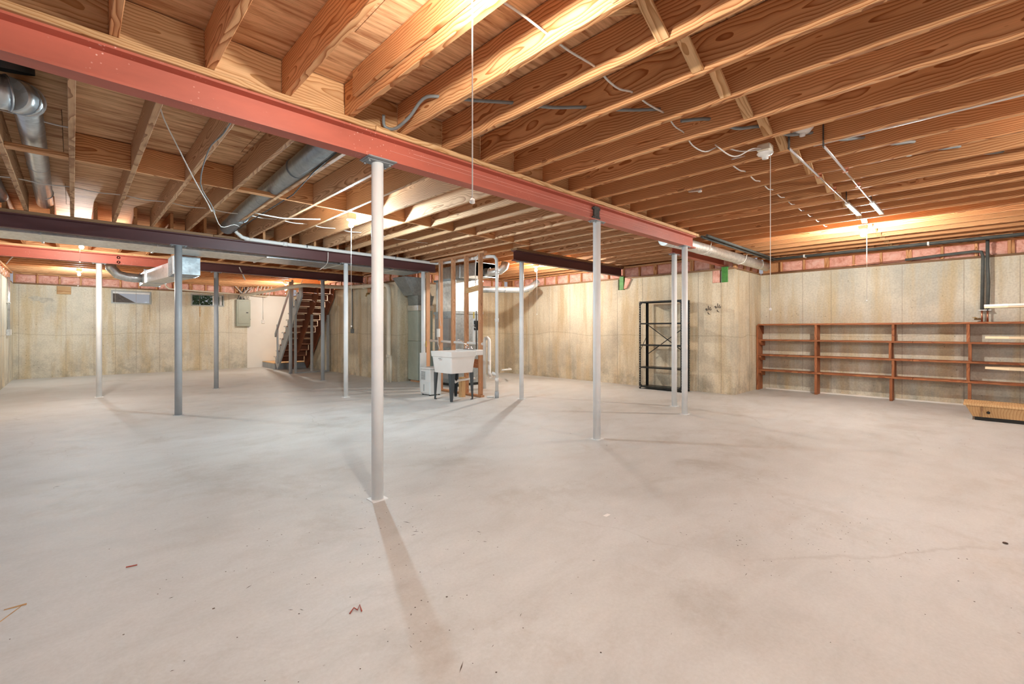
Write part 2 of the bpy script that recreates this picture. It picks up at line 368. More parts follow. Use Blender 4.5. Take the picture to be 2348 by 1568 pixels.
class MB:
    def __init__(s): s.v = []; s.f = []; s.sm = []
    def add(s, vs, fs, smooth=False):
        n = len(s.v); s.v += [Vector(a) for a in vs]
        for f in fs: s.f.append([n + i for i in f]); s.sm.append(smooth)
        return s
    def box(s, x0, x1, y0, y1, z0, z1):
        vs = [(x0, y0, z0), (x1, y0, z0), (x1, y1, z0), (x0, y1, z0), (x0, y0, z1), (x1, y0, z1), (x1, y1, z1), (x0, y1, z1)]
        return s.add(vs, [(0, 3, 2, 1), (4, 5, 6, 7), (0, 1, 5, 4), (1, 2, 6, 5), (2, 3, 7, 6), (3, 0, 4, 7)])
    def cbox(s, x0, x1, y0, y1, z0, z1, c=0.004):
        """box with chamfered edges"""
        X = (x0, x1); Y = (y0, y1); Z = (z0, z1); vs = []; idx = {}
        for i in (0, 1):
            for j in (0, 1):
                for k in (0, 1):
                    sx = c if i == 0 else -c; sy = c if j == 0 else -c; sz = c if k == 0 else -c
                    idx[i, j, k, 0] = len(vs); vs.append((X[i], Y[j] + sy, Z[k] + sz))
                    idx[i, j, k, 1] = len(vs); vs.append((X[i] + sx, Y[j], Z[k] + sz))
                    idx[i, j, k, 2] = len(vs); vs.append((X[i] + sx, Y[j] + sy, Z[k]))
        fs = []
        g = idx
        for i in (0, 1):
            fs.append([g[i, 0, 0, 0], g[i, 1, 0, 0], g[i, 1, 1, 0], g[i, 0, 1, 0]])
            fs.append([g[0, i, 0, 1], g[1, i, 0, 1], g[1, i, 1, 1], g[0, i, 1, 1]])
            fs.append([g[0, 0, i, 2], g[1, 0, i, 2], g[1, 1, i, 2], g[0, 1, i, 2]])
        for a in (0, 1):
            for b in (0, 1):
                fs.append([g[a, b, 0, 0], g[a, b, 1, 0], g[a, b, 1, 1], g[a, b, 0, 1]])
                fs.append([g[a, 0, b, 0], g[a, 1, b, 0], g[a, 1, b, 2], g[a, 0, b, 2]])
                fs.append([g[0, a, b, 1], g[1, a, b, 1], g[1, a, b, 2], g[0, a, b, 2]])
                for k in (0, 1): fs.append([g[a, b, k, 0], g[a, b, k, 1], g[a, b, k, 2]])
        return s.add(vs, fs)
    def bar(s, a, b, w, h, up=(0, 0, 1)):
        """rectangular bar from a to b, w across, h along up"""
        a = Vector(a); b = Vector(b); d = (b - a).normalized(); u = Vector(up)
        sd = d.cross(u)
        if sd.length < 1e-4: sd = d.cross(Vector((0, 1, 0)))
        sd.normalize(); u = sd.cross(d).normalized()
        vs = []
        for p in (a, b):
            for i, j in ((-1, -1), (1, -1), (1, 1), (-1, 1)): vs.append(p + sd * (i * w / 2) + u * (j * h / 2))
        return s.add(vs, [(3, 2, 1, 0), (4, 5, 6, 7), (0, 1, 5, 4), (1, 2, 6, 5), (2, 3, 7, 6), (3, 0, 4, 7)])
    def tube(s, pts, r, n=12, caps=True):
        pts = [Vector(p) for p in pts]; k = len(pts)
        rs = r if isinstance(r, (list, tuple)) else [r] * k
        t0 = (pts[1] - pts[0]).normalized()
        u = t0.cross(Vector((0, 0, 1)))
        if u.length < 1e-3: u = t0.cross(Vector((1, 0, 0)))
        u.normalize(); rings = []; vs = []
        for i, p in enumerate(pts):
            if i == 0: t = pts[1] - p
            elif i == k - 1: t = p - pts[i - 1]
            else: t = (pts[i + 1] - p).normalized() + (p - pts[i - 1]).normalized()
            if t.length < 1e-6: t = pts[min(i + 1, k - 1)] - p
            t.normalize(); u = (u - t * u.dot(t))
            if u.length < 1e-4: u = t.cross(Vector((0.3, 1, 0.2)))
            u.normalize(); w_ = t.cross(u)
            for j in range(n):
                a = 2 * PI * j / n; vs.append(p + (u * math.cos(a) + w_ * math.sin(a)) * rs[i])
        fs = []
        for i in range(k - 1):
            for j in range(n):
                fs.append((i * n + j, i * n + (j + 1) % n, (i + 1) * n + (j + 1) % n, (i + 1) * n + j))
        s.add(vs, fs, True)
        if caps:
            m = len(s.v) - len(vs)
            s.f.append([m + j for j in reversed(range(n))]); s.sm.append(False)
            s.f.append([m + (k - 1) * n + j for j in range(n)]); s.sm.append(False)
        return s
    def lathe(s, prof, c=(0, 0, 0), n=20, axis='z'):
        vs = []; k = len(prof)
        for r, z in prof:
            for j in range(n):
                a = 2 * PI * j / n; x, y = r * math.cos(a), r * math.sin(a)
                vs.append((c[0] + x, c[1] + y, c[2] + z) if axis == 'z' else ((c[0] + z, c[1] + x, c[2] + y) if axis == 'x' else (c[0] + x, c[1] + z, c[2] + y)))
        fs = [(i * n + j, i * n + (j + 1) % n, (i + 1) * n + (j + 1) % n, (i + 1) * n + j) for i in range(k - 1) for j in range(n)]
        return s.add(vs, fs, True)
    def prism(s, poly, axis, a, b):
        n = len(poly); vs = []
        for t in (a, b):
            for p, q in poly:
                vs.append({'x': (t, p, q), 'y': (p, t, q), 'z': (p, q, t)}[axis])
        return s.add(vs, [list(range(n))[::-1], [n + i for i in range(n)]] + [(i, (i + 1) % n, n + (i + 1) % n, n + i) for i in range(n)])
    def loft(s, q0, q1):
        return s.add(list(q0) + list(q1), [(0, 1, 5, 4), (1, 2, 6, 5), (2, 3, 7, 6), (3, 0, 4, 7), (3, 2, 1, 0), (4, 5, 6, 7)])
    def mesh(s, name, mat, org=(0, 0, 0)):
        me = D.meshes.new(name); o = Vector(org)
        me.from_pydata([v - o for v in s.v], [], s.f)
        for p, f in zip(me.polygons, s.sm): p.use_smooth = f
        me.materials.append(M[mat] if isinstance(mat, str) else mat)
        bm = bmesh.new(); bm.from_mesh(me); bmesh.ops.recalc_face_normals(bm, faces=bm.faces); bm.to_mesh(me); bm.free()
        return me
    def build(s, name, mat, parent=None, label=None, cat=None, group=None, kind=None, org=None):
        lo = [min(v[i] for v in s.v) for i in range(3)]; hi = [max(v[i] for v in s.v) for i in range(3)]
        if org is None: org = ((lo[0] + hi[0]) / 2, (lo[1] + hi[1]) / 2, lo[2])
        o = D.objects.new(name, s.mesh(name, mat, org))
        link(o, Matrix.Translation(Vector(org)), parent)
        return tag(o, label, cat, group, kind)

_plank = {}
def plank(name, mat, parent, a, b, w, h, up=(0, 0, 1), label=None, c=0.003):
    """sawn timber from a to b, grain along its length, its mesh shared between alike pieces"""
    a = Vector(a); b = Vector(b); d = b - a; ln = d.length; d.normalize(); u = Vector(up)
    sd = u.cross(d)
    if sd.length < 1e-4: u = Vector((1, 0, 0)); sd = u.cross(d)
    sd.normalize(); u = d.cross(sd).normalized()
    key = (round(ln, 3), round(w, 4), round(h, 4), mat)
    if key not in _plank:
        _plank[key] = MB().cbox(-ln / 2, ln / 2, -w / 2, w / 2, -h / 2, h / 2, c).mesh(name, mat)
    o = D.objects.new(name, _plank[key])
    mw = Matrix((d, sd, u)).transposed().to_4x4(); mw.translation = (a + b) / 2
    link(o, mw, parent)
    if label: o['label'] = label
    return o

# ================================================================ SETTING
XL, YW, XD, YB, XR, XS, YR = -1.08, 16.9, 5.6, 9.75, 9.1, 10.6, 3.3
YO = -3.6                      # open end behind the photographer
ZW, ZP, ZJ, ZS = 2.41, 2.66, 2.70, 2.94   # wall top, plate underside, joist underside, deck underside

MB().box(XL - .2, XS + .2, YO - 3, YW + .2, -0.12, 0).build('floor', 'floor', kind='structure', label='pale grey sealed concrete floor of the basement')

def band_batt_mesh(wd, ht, seed):
    nx, nz = 10, 6; vs = []; fs = []
    for i in range(nx + 1):
        for j in range(nz + 1):
            u, q = i / nx, j / nz; e = min(u, 1 - u, q, 1 - q) * 2
            puff = 0.035 * min(1, e * 3) + 0.028 * (noise.noise(Vector((u * 4 + seed * 9, q * 3, seed))) if 0 < e else 0)
            vs.append(((u - .5) * wd, -puff, (q - .5) * ht))
    for i in range(nx):
        for j in range(nz):
            a = i * (nz + 1) + j; fs.append((a, a + nz + 1, a + nz + 2, a + 1))
    m = MB(); m.add(vs, fs, True); return m.mesh('insulation_batt', 'wool')
BATT = [band_batt_mesh(0.366, 0.21, s) for s in range(4)]

def wall(name, axis, const, a0, a1, sgn, mat='concrete', openings=(), seams=(), label=None, band=True):
    """poured wall; its face lies at axis=const, thickness away on side sgn"""
    root = empty(name, (const, (a0 + a1) / 2, 0) if axis == 'x' else ((a0 + a1) / 2, const, 0), label, kind='structure')
    t0, t1 = sorted((const, const + sgn * 0.2))
    mb = MB()
    def bx(p, q, z0, z1, mbx=None, s0=None, s1=None):
        u0, u1 = (t0, t1) if s0 is None else sorted((const + sgn * s0, const + sgn * s1))
        (mbx or mb).box(*((u0, u1, p, q) if axis == 'x' else (p, q, u0, u1)), z0, z1)
    cur = a0
    for (o0, o1, z0, z1) in sorted(openings):
        bx(cur, o0, 0, ZW); bx(o0, o1, 0, z0)
        if z1 < ZW: bx(o0, o1, z1, ZW)
        cur = o1
    bx(cur, a1, 0, ZW)
    mb.build('concrete_face', mat, root)
    for s_ in seams:
        m = MB(); bx(s_ - .0028, s_ + .0028, 0.01, ZW - 0.01, m, -0.0025, 0.004)
        o = m.build('form_seam', 'seam', root)
    if band:
        def P(t, z, s_): return (const + sgn * s_, t, z) if axis == 'x' else (t, const + sgn * s_, z)
        ctr = 0.07
        plank('sill_plate', 'plate_dark', root, P(a0, ZW + .019, ctr), P(a1, ZW + .019, ctr), 0.13, 0.038)
        plank('top_plate', 'joist', root, P(a0, ZP + .02, ctr), P(a1, ZP + .02, ctr), 0.13, 0.038)
        m = MB(); bx(a0, a1, ZW + .02, ZS, m, 0.125, 0.15); m.build('rim_board', 'joist', root)
        n = int((a1 - a0) / 0.4064)
        rnd = random.Random(name)
        for i in range(n + 1):
            t = a0 + 0.02 + i * 0.4064
            if t > a1: break
            plank('cripple_stud', 'joist', root, P(t, ZW + .038, ctr), P(t, ZP, ctr), 0.038, 0.09, up=(0, 1, 0) if axis == 'y' else (1, 0, 0))
            if rnd.random() < 0.2:
                plank('cripple_stud', 'joist', root, P(t + .04, ZW + .038, ctr), P(t + .04, ZP, ctr), 0.038, 0.09, up=(0, 1, 0) if axis == 'y' else (1, 0, 0))
            if t + 0.4 < a1:
                o = D.objects.new('insulation_batt', rnd.choice(BATT))
                ang = {('x', 1): PI / 2, ('x', -1): -PI / 2, ('y', 1): 0, ('y', -1): PI}[axis, sgn]
                # batt faces local -Y; turn it to face the room
                rot = {('x', 1): -PI / 2, ('x', -1): PI / 2, ('y', 1): 0, ('y', -1): PI}[axis, sgn]
                link(o, Matrix.Translation(Vector(P(t + .2032, (ZW + .038 + ZP) / 2, 0.07))) @ Matrix.Rotation(rot, 4, 'Z'), root)
    return root

def sm(a, b, step, off=0): 
    r = []; t = a + off
    while t < b: r.append(t); t += step
    return r
W1 = (0.77, 1.65, 1.99, 2.36); W2 = (2.61, 3.49, 1.99, 2.36)
wall_window = wall('wall_far', 'y', YW, XL, 4.15, 1, 'concrete_pale', [W1, W2],
     [-0.98, -0.13, 0.42, 0.86, 1.31, 1.85, 2.83, 3.62], 'stained poured concrete wall with two small high windows')
wall_white = wall('wall_painted', 'y', YW - .001, 4.15, XD, 1, 'whitepaint', (), (), 'white painted wall beside the basement stairs')
wall_left = wall('wall_left', 'x', XL, 9.2, YW, -1, 'concrete_pale', (), [14.3, 15.9], 'pale poured concrete wall at the left edge')
wall_stair = wall('wall_stair', 'x', XD, YB, YW, 1, 'concrete', (), [10.2, 10.75, 11.3, 11.9, 12.6, 13.2, 14.1], 'streaked concrete wall running behind the staircase')
wall_back = wall('wall_back', 'y', YB, XD + .201, XR, 1, 'concrete', (), [6.1, 6.7, 7.3, 7.9, 8.5, 8.9], 'concrete wall behind the furnace')
wall_rack = wall('wall_right', 'x', XR, YR, YB, 1, 'concrete', [(3.42, 3.72, 2.17, 2.41), (5.70, 5.88, 2.17, 2.41)],
     [3.55, 4.0, 4.62, 5.25, 5.9, 6.6, 7.3, 8.0, 8.75, 9.4], 'tan stained concrete wall behind the black metal rack')
wall_return = wall('wall_return', 'y', YR, XR + .201, XS, 1, 'concrete', (), [9.9, 10.35], 'short pale concrete return beside the wooden shelves')
wall_shelf = wall('wall_shelves', 'x', XS, YO, YR, 1, 'concrete_pale', (), [3.14, 2.53, 2.05, 1.0, 0.22, -0.4, -1.2, -1.8, -2.4, -3.0], 'pale concrete wall behind the long wooden shelves')
# cores that close the gaps between the walls, outside the room
# windows
def window(name, x0, x1, z0, z1, split, label):
    r = empty(name, ((x0 + x1) / 2, YW, z0), label, kind='structure')
    f = 0.035
    m = MB()
    for a, b, c_, d in ((x0, x1, z1 - f, z1), (x0, x1, z0, z0 + f), (x0, x0 + f, z0 + f, z1 - f), (x1 - f, x1, z0 + f, z1 - f)):
        m.box(a, b, YW - .015, YW + .06, c_, d)
    m.build('window_frame', 'frame', r)
    MB().box(x0 + f, x1 - f, YW + .03, YW + .036, z0 + f, z1 - f).build('pane', 'glass', r)
    if split:
        MB().box(x0 + .57, x0 + .60, YW + .0, YW + .05, z0 + f, z1 - f).build('mullion', 'sashwhite', r)
        m = MB()
        m.box(x1 - .12, x1 - .095, YW + .0, YW + .045, z0 + f, z1 - f); m.box(x1 - .08, x1 - .06, YW + .0, YW + .045, z0 + f, z1 - f)
        m.build('sash_stile', 'sashwhite', r)
    else:
        MB().box(x0 + f, x1 - f, YW + .0, YW + .028, z1 - f - .05, z1 - f).build('sash_rail', 'sashwhite', r)
    return r
window('window_1', *W1[:2], *W1[2:], False, 'small high window showing a brown bank and pale sky')
window('window_2', *W2[:2], *W2[2:], True, 'small high window showing green leaves outside')
# outside the windows
m = MB(); rnd = random.Random(3); vs = []; fs = []
for i in range(25):
    for j in range(9):
        x = -3 + i * 0.4; y = YW + .22 + j * 0.5
        h = 1.86 + (0.05 + 0.46 * max(0, min(1, (1.62 - x) / .75))) * min(1, j / 2.5) + 0.12 * noise.noise(Vector((x * 2, y * 1.7, 0))) + 0.06 * rnd.random()
        vs.append((x, y, min(h, 2.9)))
for i in range(24):
    for j in range(8): a = i * 9 + j; fs.append((a, a + 9, a + 10, a + 1))
m.add(vs, fs); m.build('earth_bank', 'earth', None, 'brown earth bank outside the left high window', 'earth', kind='stuff')
m = MB(); rnd = random.Random(8)
for i in range(2600):
    c = Vector((rnd.uniform(2.0, 5.6), rnd.uniform(17.7, 19.6), rnd.uniform(1.95, 3.4)))
    d = Vector((rnd.uniform(-1, 1), rnd.uniform(-1, 1), rnd.uniform(-1, 1))).normalized(); e = d.cross(Vector((rnd.uniform(-1, 1), 1, .3))).normalized()
    s_ = rnd.uniform(.05, .11)
    m.add([c - d * s_, c + e * s_ * .45, c + d * s_, c - e * s_ * .45], [(0, 1, 2, 3)])
m.build('shrub', 'leaf', None, 'leafy green shrub outside the right high window', 'shrub')

# ================================================================ CEILING
ceil = empty('ceiling', (4, 6, ZJ), 'open wooden joist ceiling with plywood deck above', kind='structure')
# plywood deck: sheets with small gaps, veneer along Y's cross direction
y = YO; row = 0
while y < YW + .15:
    x = XL - .2 - (1.22 if row % 2 else 0)
    while x < XS + .2:
        x0, x1, y0, y1 = max(x, XL - .2), min(x + 2.436, XS + .2), y, min(y + 1.217, YW + .2)
        if x1 - x0 > .05 and not (x0 > XR + .25 and y0 > YR + .6):
            zz = ZS + random.uniform(0, .002)
            o = MB().box(x0, x1, y0, y1, zz, zz + .018).build('subfloor_panel', 'ply', ceil)
        x += 2.44
    y += 1.22; row += 1
MB().box(XL - .25, XS + .25, YO, YW + .25, ZS + .022, ZS + .06).build('leak_backing', 'plate_dark', ceil)  # added backing above the deck, blocks light leaking through the panel gaps
# joists, bay by bay
JH, JW = 0.235, 0.038
ZC = ZJ + JH / 2
SP = 0.4064
rj = random.Random(12)
bay1 = [0.555 + SP * k for k in range(-4, 25)]
bay2 = [-0.005 + SP * k for k in range(-2, 23)]
for k, x in enumerate(bay1):
    end = 3.06 if x < 6.85 else (3.62 if x < XR - .05 else 3.28)
    mt = 'joist'
    plank('floor_joist', mt, ceil, (x, YO, ZC), (x, end, ZC), JW, JH)
# short doubled joist with a high sister beside the third joist
plank('sister_joist', 'joist', ceil, (1.358 - .03, YO, ZC + .035), (1.358 - .03, 2.86, ZC + .035), 0.03, 0.165)
plank('sister_joist', 'joist', ceil, (5.03, 0.9, ZC), (5.03, 3.06, ZC), 0.03, JH)
for k, x in enumerate(bay2):
    if x > XR - .05: break
    y0 = 3.10 if x < 6.8 else 3.40
    y1 = 8.22 if x < 5.5 else 5.84
    plank('floor_joist', 'joist_old', ceil, (x, y0, ZC), (x, y1, ZC), JW, JH)
for k in range(9):
    x = 5.75 + SP * k
    plank('floor_joist', 'joist', ceil, (x, 5.78, ZC), (x, YB + .1, ZC), JW, JH)
for k in range(18):
    x = -1.0 + SP * k
    if x > XD: break
    plank('floor_joist', 'joist', ceil, (x, 8.16, ZC), (x, 11.38, ZC), JW, JH)
for k in range(14):
    yy = 11.5 + SP * k
    if yy > YW - .1: break
    x1 = 4.5 if 12.4 < yy < 14.7 else XD + .1
    plank('floor_joist', 'joist', ceil, (XL - .1, yy, ZC), (x1, yy, ZC), JW, JH)
# solid blocking over beam 1, at mid span of the second bay, over beam 2
def blocking(xs, yy, nm='blocking', mt='plate', z=ZC, h=JH, skip=()):
    for i in range(len(xs) - 1):
        if i in skip: continue
        plank(nm, mt, ceil, (xs[i] + JW / 2, yy, z), (xs[i + 1] - JW / 2, yy, z), JW, h)
blocking([x for x in bay1 if x < 6.95], 3.078)
b2 = [x for x in bay2 if x < 5.9]
flat = [1, 5]
for i in range(len(b2) - 1):
    if abs(b2[i] - (-.41)) < .1 or abs(b2[i] - 1.214) < .1:
        plank('blocking', 'joist', ceil, (b2[i] + JW / 2, 5.42, ZJ + .02), (b2[i + 1] - JW / 2, 5.42, ZJ + .02), 0.09, 0.036)
    else:
        plank('blocking', 'joist', ceil, (b2[i] + JW / 2, 5.42 + (.02 if i % 2 else 0), ZC), (b2[i + 1] - JW / 2, 5.42 + (.02 if i % 2 else 0), ZC), JW, JH)
# diagonal bridging in the first bay
for i in range(5, len(bay1) - 1):
    xa, xb = bay1[i] + JW / 2, bay1[i + 1] - JW / 2
    plank('bridging_strut', 'plate', ceil, (xa, 1.13, ZS - .02), (xb, 1.13, ZJ + .02), 0.02, 0.065, up=(0, 1, 0), c=0.0015)
    plank('bridging_strut', 'plate', ceil, (xa, 1.21, ZJ + .02), (xb, 1.21, ZS - .02), 0.02, 0.065, up=(0, 1, 0), c=0.0015)
for i in range(2, 8):
    xa = 5.75 + SP * i + JW / 2; xb = xa + SP - JW
    if xb < XR: plank('bridging_strut', 'plate', ceil, (xa, 7.8, ZJ + .02), (xb, 7.8, ZS - .02), 0.065, 0.02, c=0.0015)

# ================================================================ STEEL BEAMS
def ibeam(x0, x1, yc, mat, label, plate_mat, plate=None, z0=2.48, z1=2.66, wf=0.11):
    r = empty('steel_beam', ((x0 + x1) / 2, yc, z0), label, 'beam', 'steel beams under the joists')
    t = 0.013; wb = 0.009; h = wf / 2
    p = [(-h, z0), (h, z0), (h, z0 + t), (wb / 2, z0 + t * 1.6), (wb / 2, z1 - t * 1.6), (h, z1 - t), (h, z1), (-h, z1), (-h, z1 - t), (-wb / 2, z1 - t * 1.6), (-wb / 2, z0 + t * 1.6), (-h, z0 + t)]
    p = [(yc + a, b) for a, b in p]
    MB().prism(p, 'x', x0, x1).build('flanged_section', mat, r)
    pl = plate or (x0, x1 + .06)
    segs = []; x = pl[0]
    while x < pl[1] - .01:
        e = min(x + 2.6, pl[1]); segs.append((x, e)); x = e
    for a, b in segs: plank('beam_plate', plate_mat, r, (a + .002, yc, z1 + .019), (b - .002, yc, z1 + .019), 0.16, 0.038)
    return r
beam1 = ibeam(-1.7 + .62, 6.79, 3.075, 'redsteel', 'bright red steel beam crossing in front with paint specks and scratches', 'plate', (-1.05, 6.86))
beam2 = ibeam(-1.08, 5.62, 8.2, 'redsteel_dark_shade', 'dark maroon steel beam with a white pipe along its top edge', 'plate_dark', (-1.06, 5.62))
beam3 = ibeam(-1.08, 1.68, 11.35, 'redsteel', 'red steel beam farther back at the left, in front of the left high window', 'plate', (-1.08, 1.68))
beam3b = ibeam(1.69, 5.5, 11.35, 'redsteel_dark_shade', 'maroon beam coloured dark for shade, farther back in front of the staircase', 'plate', (1.69, 5.5))  # shade on this half of the beam is put into its colour
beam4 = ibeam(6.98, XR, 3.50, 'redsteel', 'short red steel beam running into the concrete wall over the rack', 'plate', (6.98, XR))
beam5 = ibeam(5.64, XR, 5.80, 'redsteel_dark_shade', 'short maroon beam coloured dark for shade, from a white column to the tan wall, bulb behind', 'plate_dark', (5.64, XR))  # dark colour paints in the shade of the backlit side
# steel details of beam 1
MB().box(1.50, 1.72, 3.00, 3.15, 2.472, 2.48).build('bearing_plate', 'plug', beam1)
m = MB(); m.cbox(4.235, 4.335, 3.045, 3.07, 2.495, 2.645, .004)
for a in (4.225, 4.345):
    for z in (2.52, 2.62): m.tube([(a, 3.05, z), (a, 3.075, z)], .012, 8)
m.build('splice_clamp', 'darkblock', beam1, label='blackened clamp plate on the web')
m = MB()
m.bar((1.9, 3.068, 2.605), (6.0, 3.068, 2.585), .002, .003); m.bar((1.7, 3.068, 2.575), (5.6, 3.068, 2.56), .002, .0025)
m.build('scratch_line', simple('pale_scratch', (0.75, 0.35, 0.28), .6), beam1)
m = MB(); 
for xx in (0.62, 0.62):
    for z in (2.525, 2.61): m.lathe([(.026, 0), (.026, -.008), (.014, -.008), (.014, 0)], (0.62, 11.345 - .003, z), 14, 'y')
m.build('bolt_hole_ring', 'cream', beam3)

# ================================================================ STEEL COLUMNS
def column(x, y, top, r, mat, label, group=None):
    e = empty('support_column', (x, y, 0), label, 'column', 'round steel columns under the beams')
    MB().tube([(x, y, 0.006), (x, y, top - .008)], r, 28).build('shaft', mat, e)
    m = MB(); m.box(x - .10, x + .10, y - .052, y + .052, top - .008, top)
    for sx in (-1, 1):
        for sy in (-1, 1): m.tube([(x + sx * .08, y + sy * .035, top - .022), (x + sx * .08, y + sy * .035, top - .005)], .009, 6)
    m.build('cap_plate', 'plug', e)
    MB().box(x - .06, x + .06, y - .055, y + .055, 0, .006).build('base_plate', mat, e)
    return e
column(1.61, 3.09, 2.472, .043, 'colwhite', 'nearest and tallest pale grey column under the bright red beam')
column(4.30, 3.06, 2.48, .043, 'colwhite', 'white column under the blackened clamp plate of the red beam')
column(6.50, 3.06, 2.48, .042, 'colwhite', 'white column under the right end of the bright red beam')
column(7.06, 3.50, 2.48, .042, 'colwhite', 'white column holding the short red beam, in front of the rack')
column(1.11, 8.17, 2.48, .046, 'colgrey', 'blue-grey column under the left half of the dark maroon beam')
column(3.64, 8.2, 2.48, .040, 'colwhite', 'white column under the maroon beam left of the nearest column')
column(5.33, 8.22, 2.48, .044, 'colwhite', 'whitish column beside the stud wall above the dehumidifier')
column(0.35, 11.38, 2.48, .044, 'colwhite', 'cream-white column below the far red beam, leftmost in view')
column(2.20, 11.35, 2.48, .043, 'colgrey', 'grey column in front of the right high window')
column(4.45, 11.35, 2.48, .044, 'colgrey', 'grey column standing in front of the staircase underside')
column(4.48, 13.75, 2.62, .045, 'colgrey', 'grey column against the left stair stringer below the stair bulb')
column(5.84, 5.80, 2.48, .041, 'colwhite', 'white column under the left end of the short maroon beam')

# ================================================================ CEILING LIGHTS
bulbmats = {}
def light(x, y, zb, zc, colr, k, label, lit=True, topz=None):
    e = empty('ceiling_light', (x, y, zb), label, 'light fixture', 'bare bulb fixtures on the joists')
    tz = topz or max(ZJ, zb + .11)
    MB().cbox(x - .05, x + .05, y - .05, y + .05, tz - .045, tz + .02, .012).build('junction_box', 'cream', e)
    MB().lathe([(0.0, 0), (.058, 0), (.062, -.008), (.050, -.022), (.026, -.030), (.023, -.052), (0, -.052)], (x, y, tz - .045), 20).build('lampholder', 'porcelain', e)
    if lit:
        key = (colr, k)
        # opaque glowing bulb; strength from wattage over its surface
        prof = []
        for i in range(9):
            a = PI * i / 8; r = .030
            prof.append((max(.0005, r * math.sin(a)), -r * math.cos(a)))
        st = BULB_W * k / (PI * 4 * PI * .03 ** 2)
        if key not in bulbmats: bulbmats[key] = emission('glowing_bulb', colr, st)
        MB().lathe(prof[::-1], (x, y, zb - .02), 14).build('bulb', bulbmats[key], e)
        # neck
        MB().tube([(x, y, tz - .09), (x, y, zb + .004)], .014, 10).build('bulb_neck', 'porcelain', e)
    cx = x - .02; cy = y - .045
    MB().tube([(cx, cy, tz - .06), (cx, cy, zc)], .0026, 6).build('pull_cord', 'cord', e)
    MB().lathe([(.0005, 0), (.009, -.008), (.010, -.022), (.0005, -.026)], (cx, cy, zc + .004), 10).build('cord_end', 'porcelain', e)
    return e
LBL = ['lit fixture just above the frame whose long white cord hangs over the red beam',
       'cold white bulb and cord between the two main beams',
       'brightest warm bulb near the shelf wall with a short cord',
       'warm bulb in front of the far red beam, left side',
       'cool bulb near the far wall above the left windows',
       'warm bulb behind the maroon beam near the rack wall',
       'small warm bulb beside the handrail of the staircase']
for bspec, lb in zip(BULBS, LBL):
    light(*bspec[:6], lb)
light(4.08, 1.24, 2.60, 1.42, None, 0, 'unlit white lampholder without bulb on the right, cord hanging', lit=False, topz=2.74)

# ================================================================ DUCTS
def duct(name, pts, r, mat, label, seams=None, group=None, cat='duct', n=22):
    e = empty(name, pts[0], label, cat, group)
    MB().tube(pts, r, n, True).build('duct_body', mat, e)
    for p, d in (seams or []):
        p = Vector(p); d = Vector(d).normalized()
        MB().tube([p - d * .008, p + d * .008], r * 1.035, n, True).build('seam_ring', mat, e)
    return e
def arc(c, u, v, r, a0, a1, n=7):
    c = Vector(c); u = Vector(u); v = Vector(v)
    return [c + (u * math.cos(math.radians(a0 + (a1 - a0) * i / n)) + v * math.sin(math.radians(a0 + (a1 - a0) * i / n))) * r for i in range(n + 1)]
# left run
duct('round_duct', [(-.235, 4.50, 2.83), (-.235, 5.2, 2.845), (-.24, 6.6, 2.845), (-.25, 8.16, 2.84)], .078, 'galv',
     'galvanized round duct running between joists to the maroon beam, far left',
     [((-.235, 4.75, 2.845), (0, 1, 0)), ((-.24, 6.35, 2.845), (0, 1, 0)), ((-.24, 7.6, 2.845), (0, 1, 0))])
el = empty('duct_elbow', (-.24, 4.2, 2.8), 'shiny segmented duct elbow at the upper left corner', 'duct')
pts = [(-1.0, 4.16, 2.64), (-.60, 4.12, 2.65), (-.46, 4.10, 2.655)]
MB().tube(pts, .094, 22).build('duct_body', 'galv', el)
segs = [(-.46, 4.10, 2.655), (-.37, 4.08, 2.66), (-.285, 4.10, 2.675), (-.24, 4.20, 2.70), (-.23, 4.36, 2.75), (-.235, 4.54, 2.81)]
for a, b in zip(segs[:-1], segs[1:]):
    MB().tube([a, b], [.098, .101], 22).build('elbow_segment', 'galv', el)
    bv = Vector(b); dv = (bv - Vector(a)).normalized()
    MB().tube([bv - dv * .004, bv + dv * .004], .106, 22).build('seam_ring', 'galv', el)
MB().tube([(-.28, 3.97, 2.76), (-.30, 3.92, 2.93)], [.12, .13], 24, False).build('open_boot', 'black', el, label='open boot under the deck, its hollow coloured black for shade')  # black colour stands in for the shade inside the hollow
duct('round_duct', [(-.62, 6.3, 2.84), (-.63, 8.15, 2.84)], .075, 'galvdark', 'dark dull round duct at the left edge beside the shiny one')
duct('round_duct', [(1.50, 3.20, 2.79), (1.55, 4.4, 2.80), (1.60, 5.6, 2.815), (1.62, 6.6, 2.80), (1.66, 7.85, 2.77)], .095, 'galvdark',
     'long dull round duct running from the red beam to the maroon beam',
     [((1.55, 4.6, 2.80), (.03, 1, 0)), ((1.61, 5.9, 2.81), (.02, 1, 0)), ((1.64, 7.0, 2.79), (.03, 1, 0))])
for o in []: pass
MB().tube([(1.52, 3.2, 2.695), (1.60, 4.3, 2.70), (1.72, 5.2, 2.712), (1.72, 6.3, 2.71), (1.7, 7.7, 2.68)], .006, 6).build('black_cable', 'blackcable', None, 'thin black cable along the underside of the long dull duct', 'cable')
# trunk
e = empty('trunk_duct', (2.2, 8.75, 2.46), 'flat silver rectangular trunk duct behind the maroon beam', 'duct')
MB().box(-1.05, 2.35, 8.40, 9.12, 2.47, 2.68).build('duct_body', 'galvlight', e)
MB().box(2.36, 5.35, 8.34, 9.05, 2.465, 2.67).build('duct_section', 'galv', e)
for x in (-.3, .9, 2.35, 3.6, 4.7):
    MB().box(x - .012, x + .012, 8.33, 9.13, 2.455, 2.685).build('drive_cleat', 'galvlight', e)
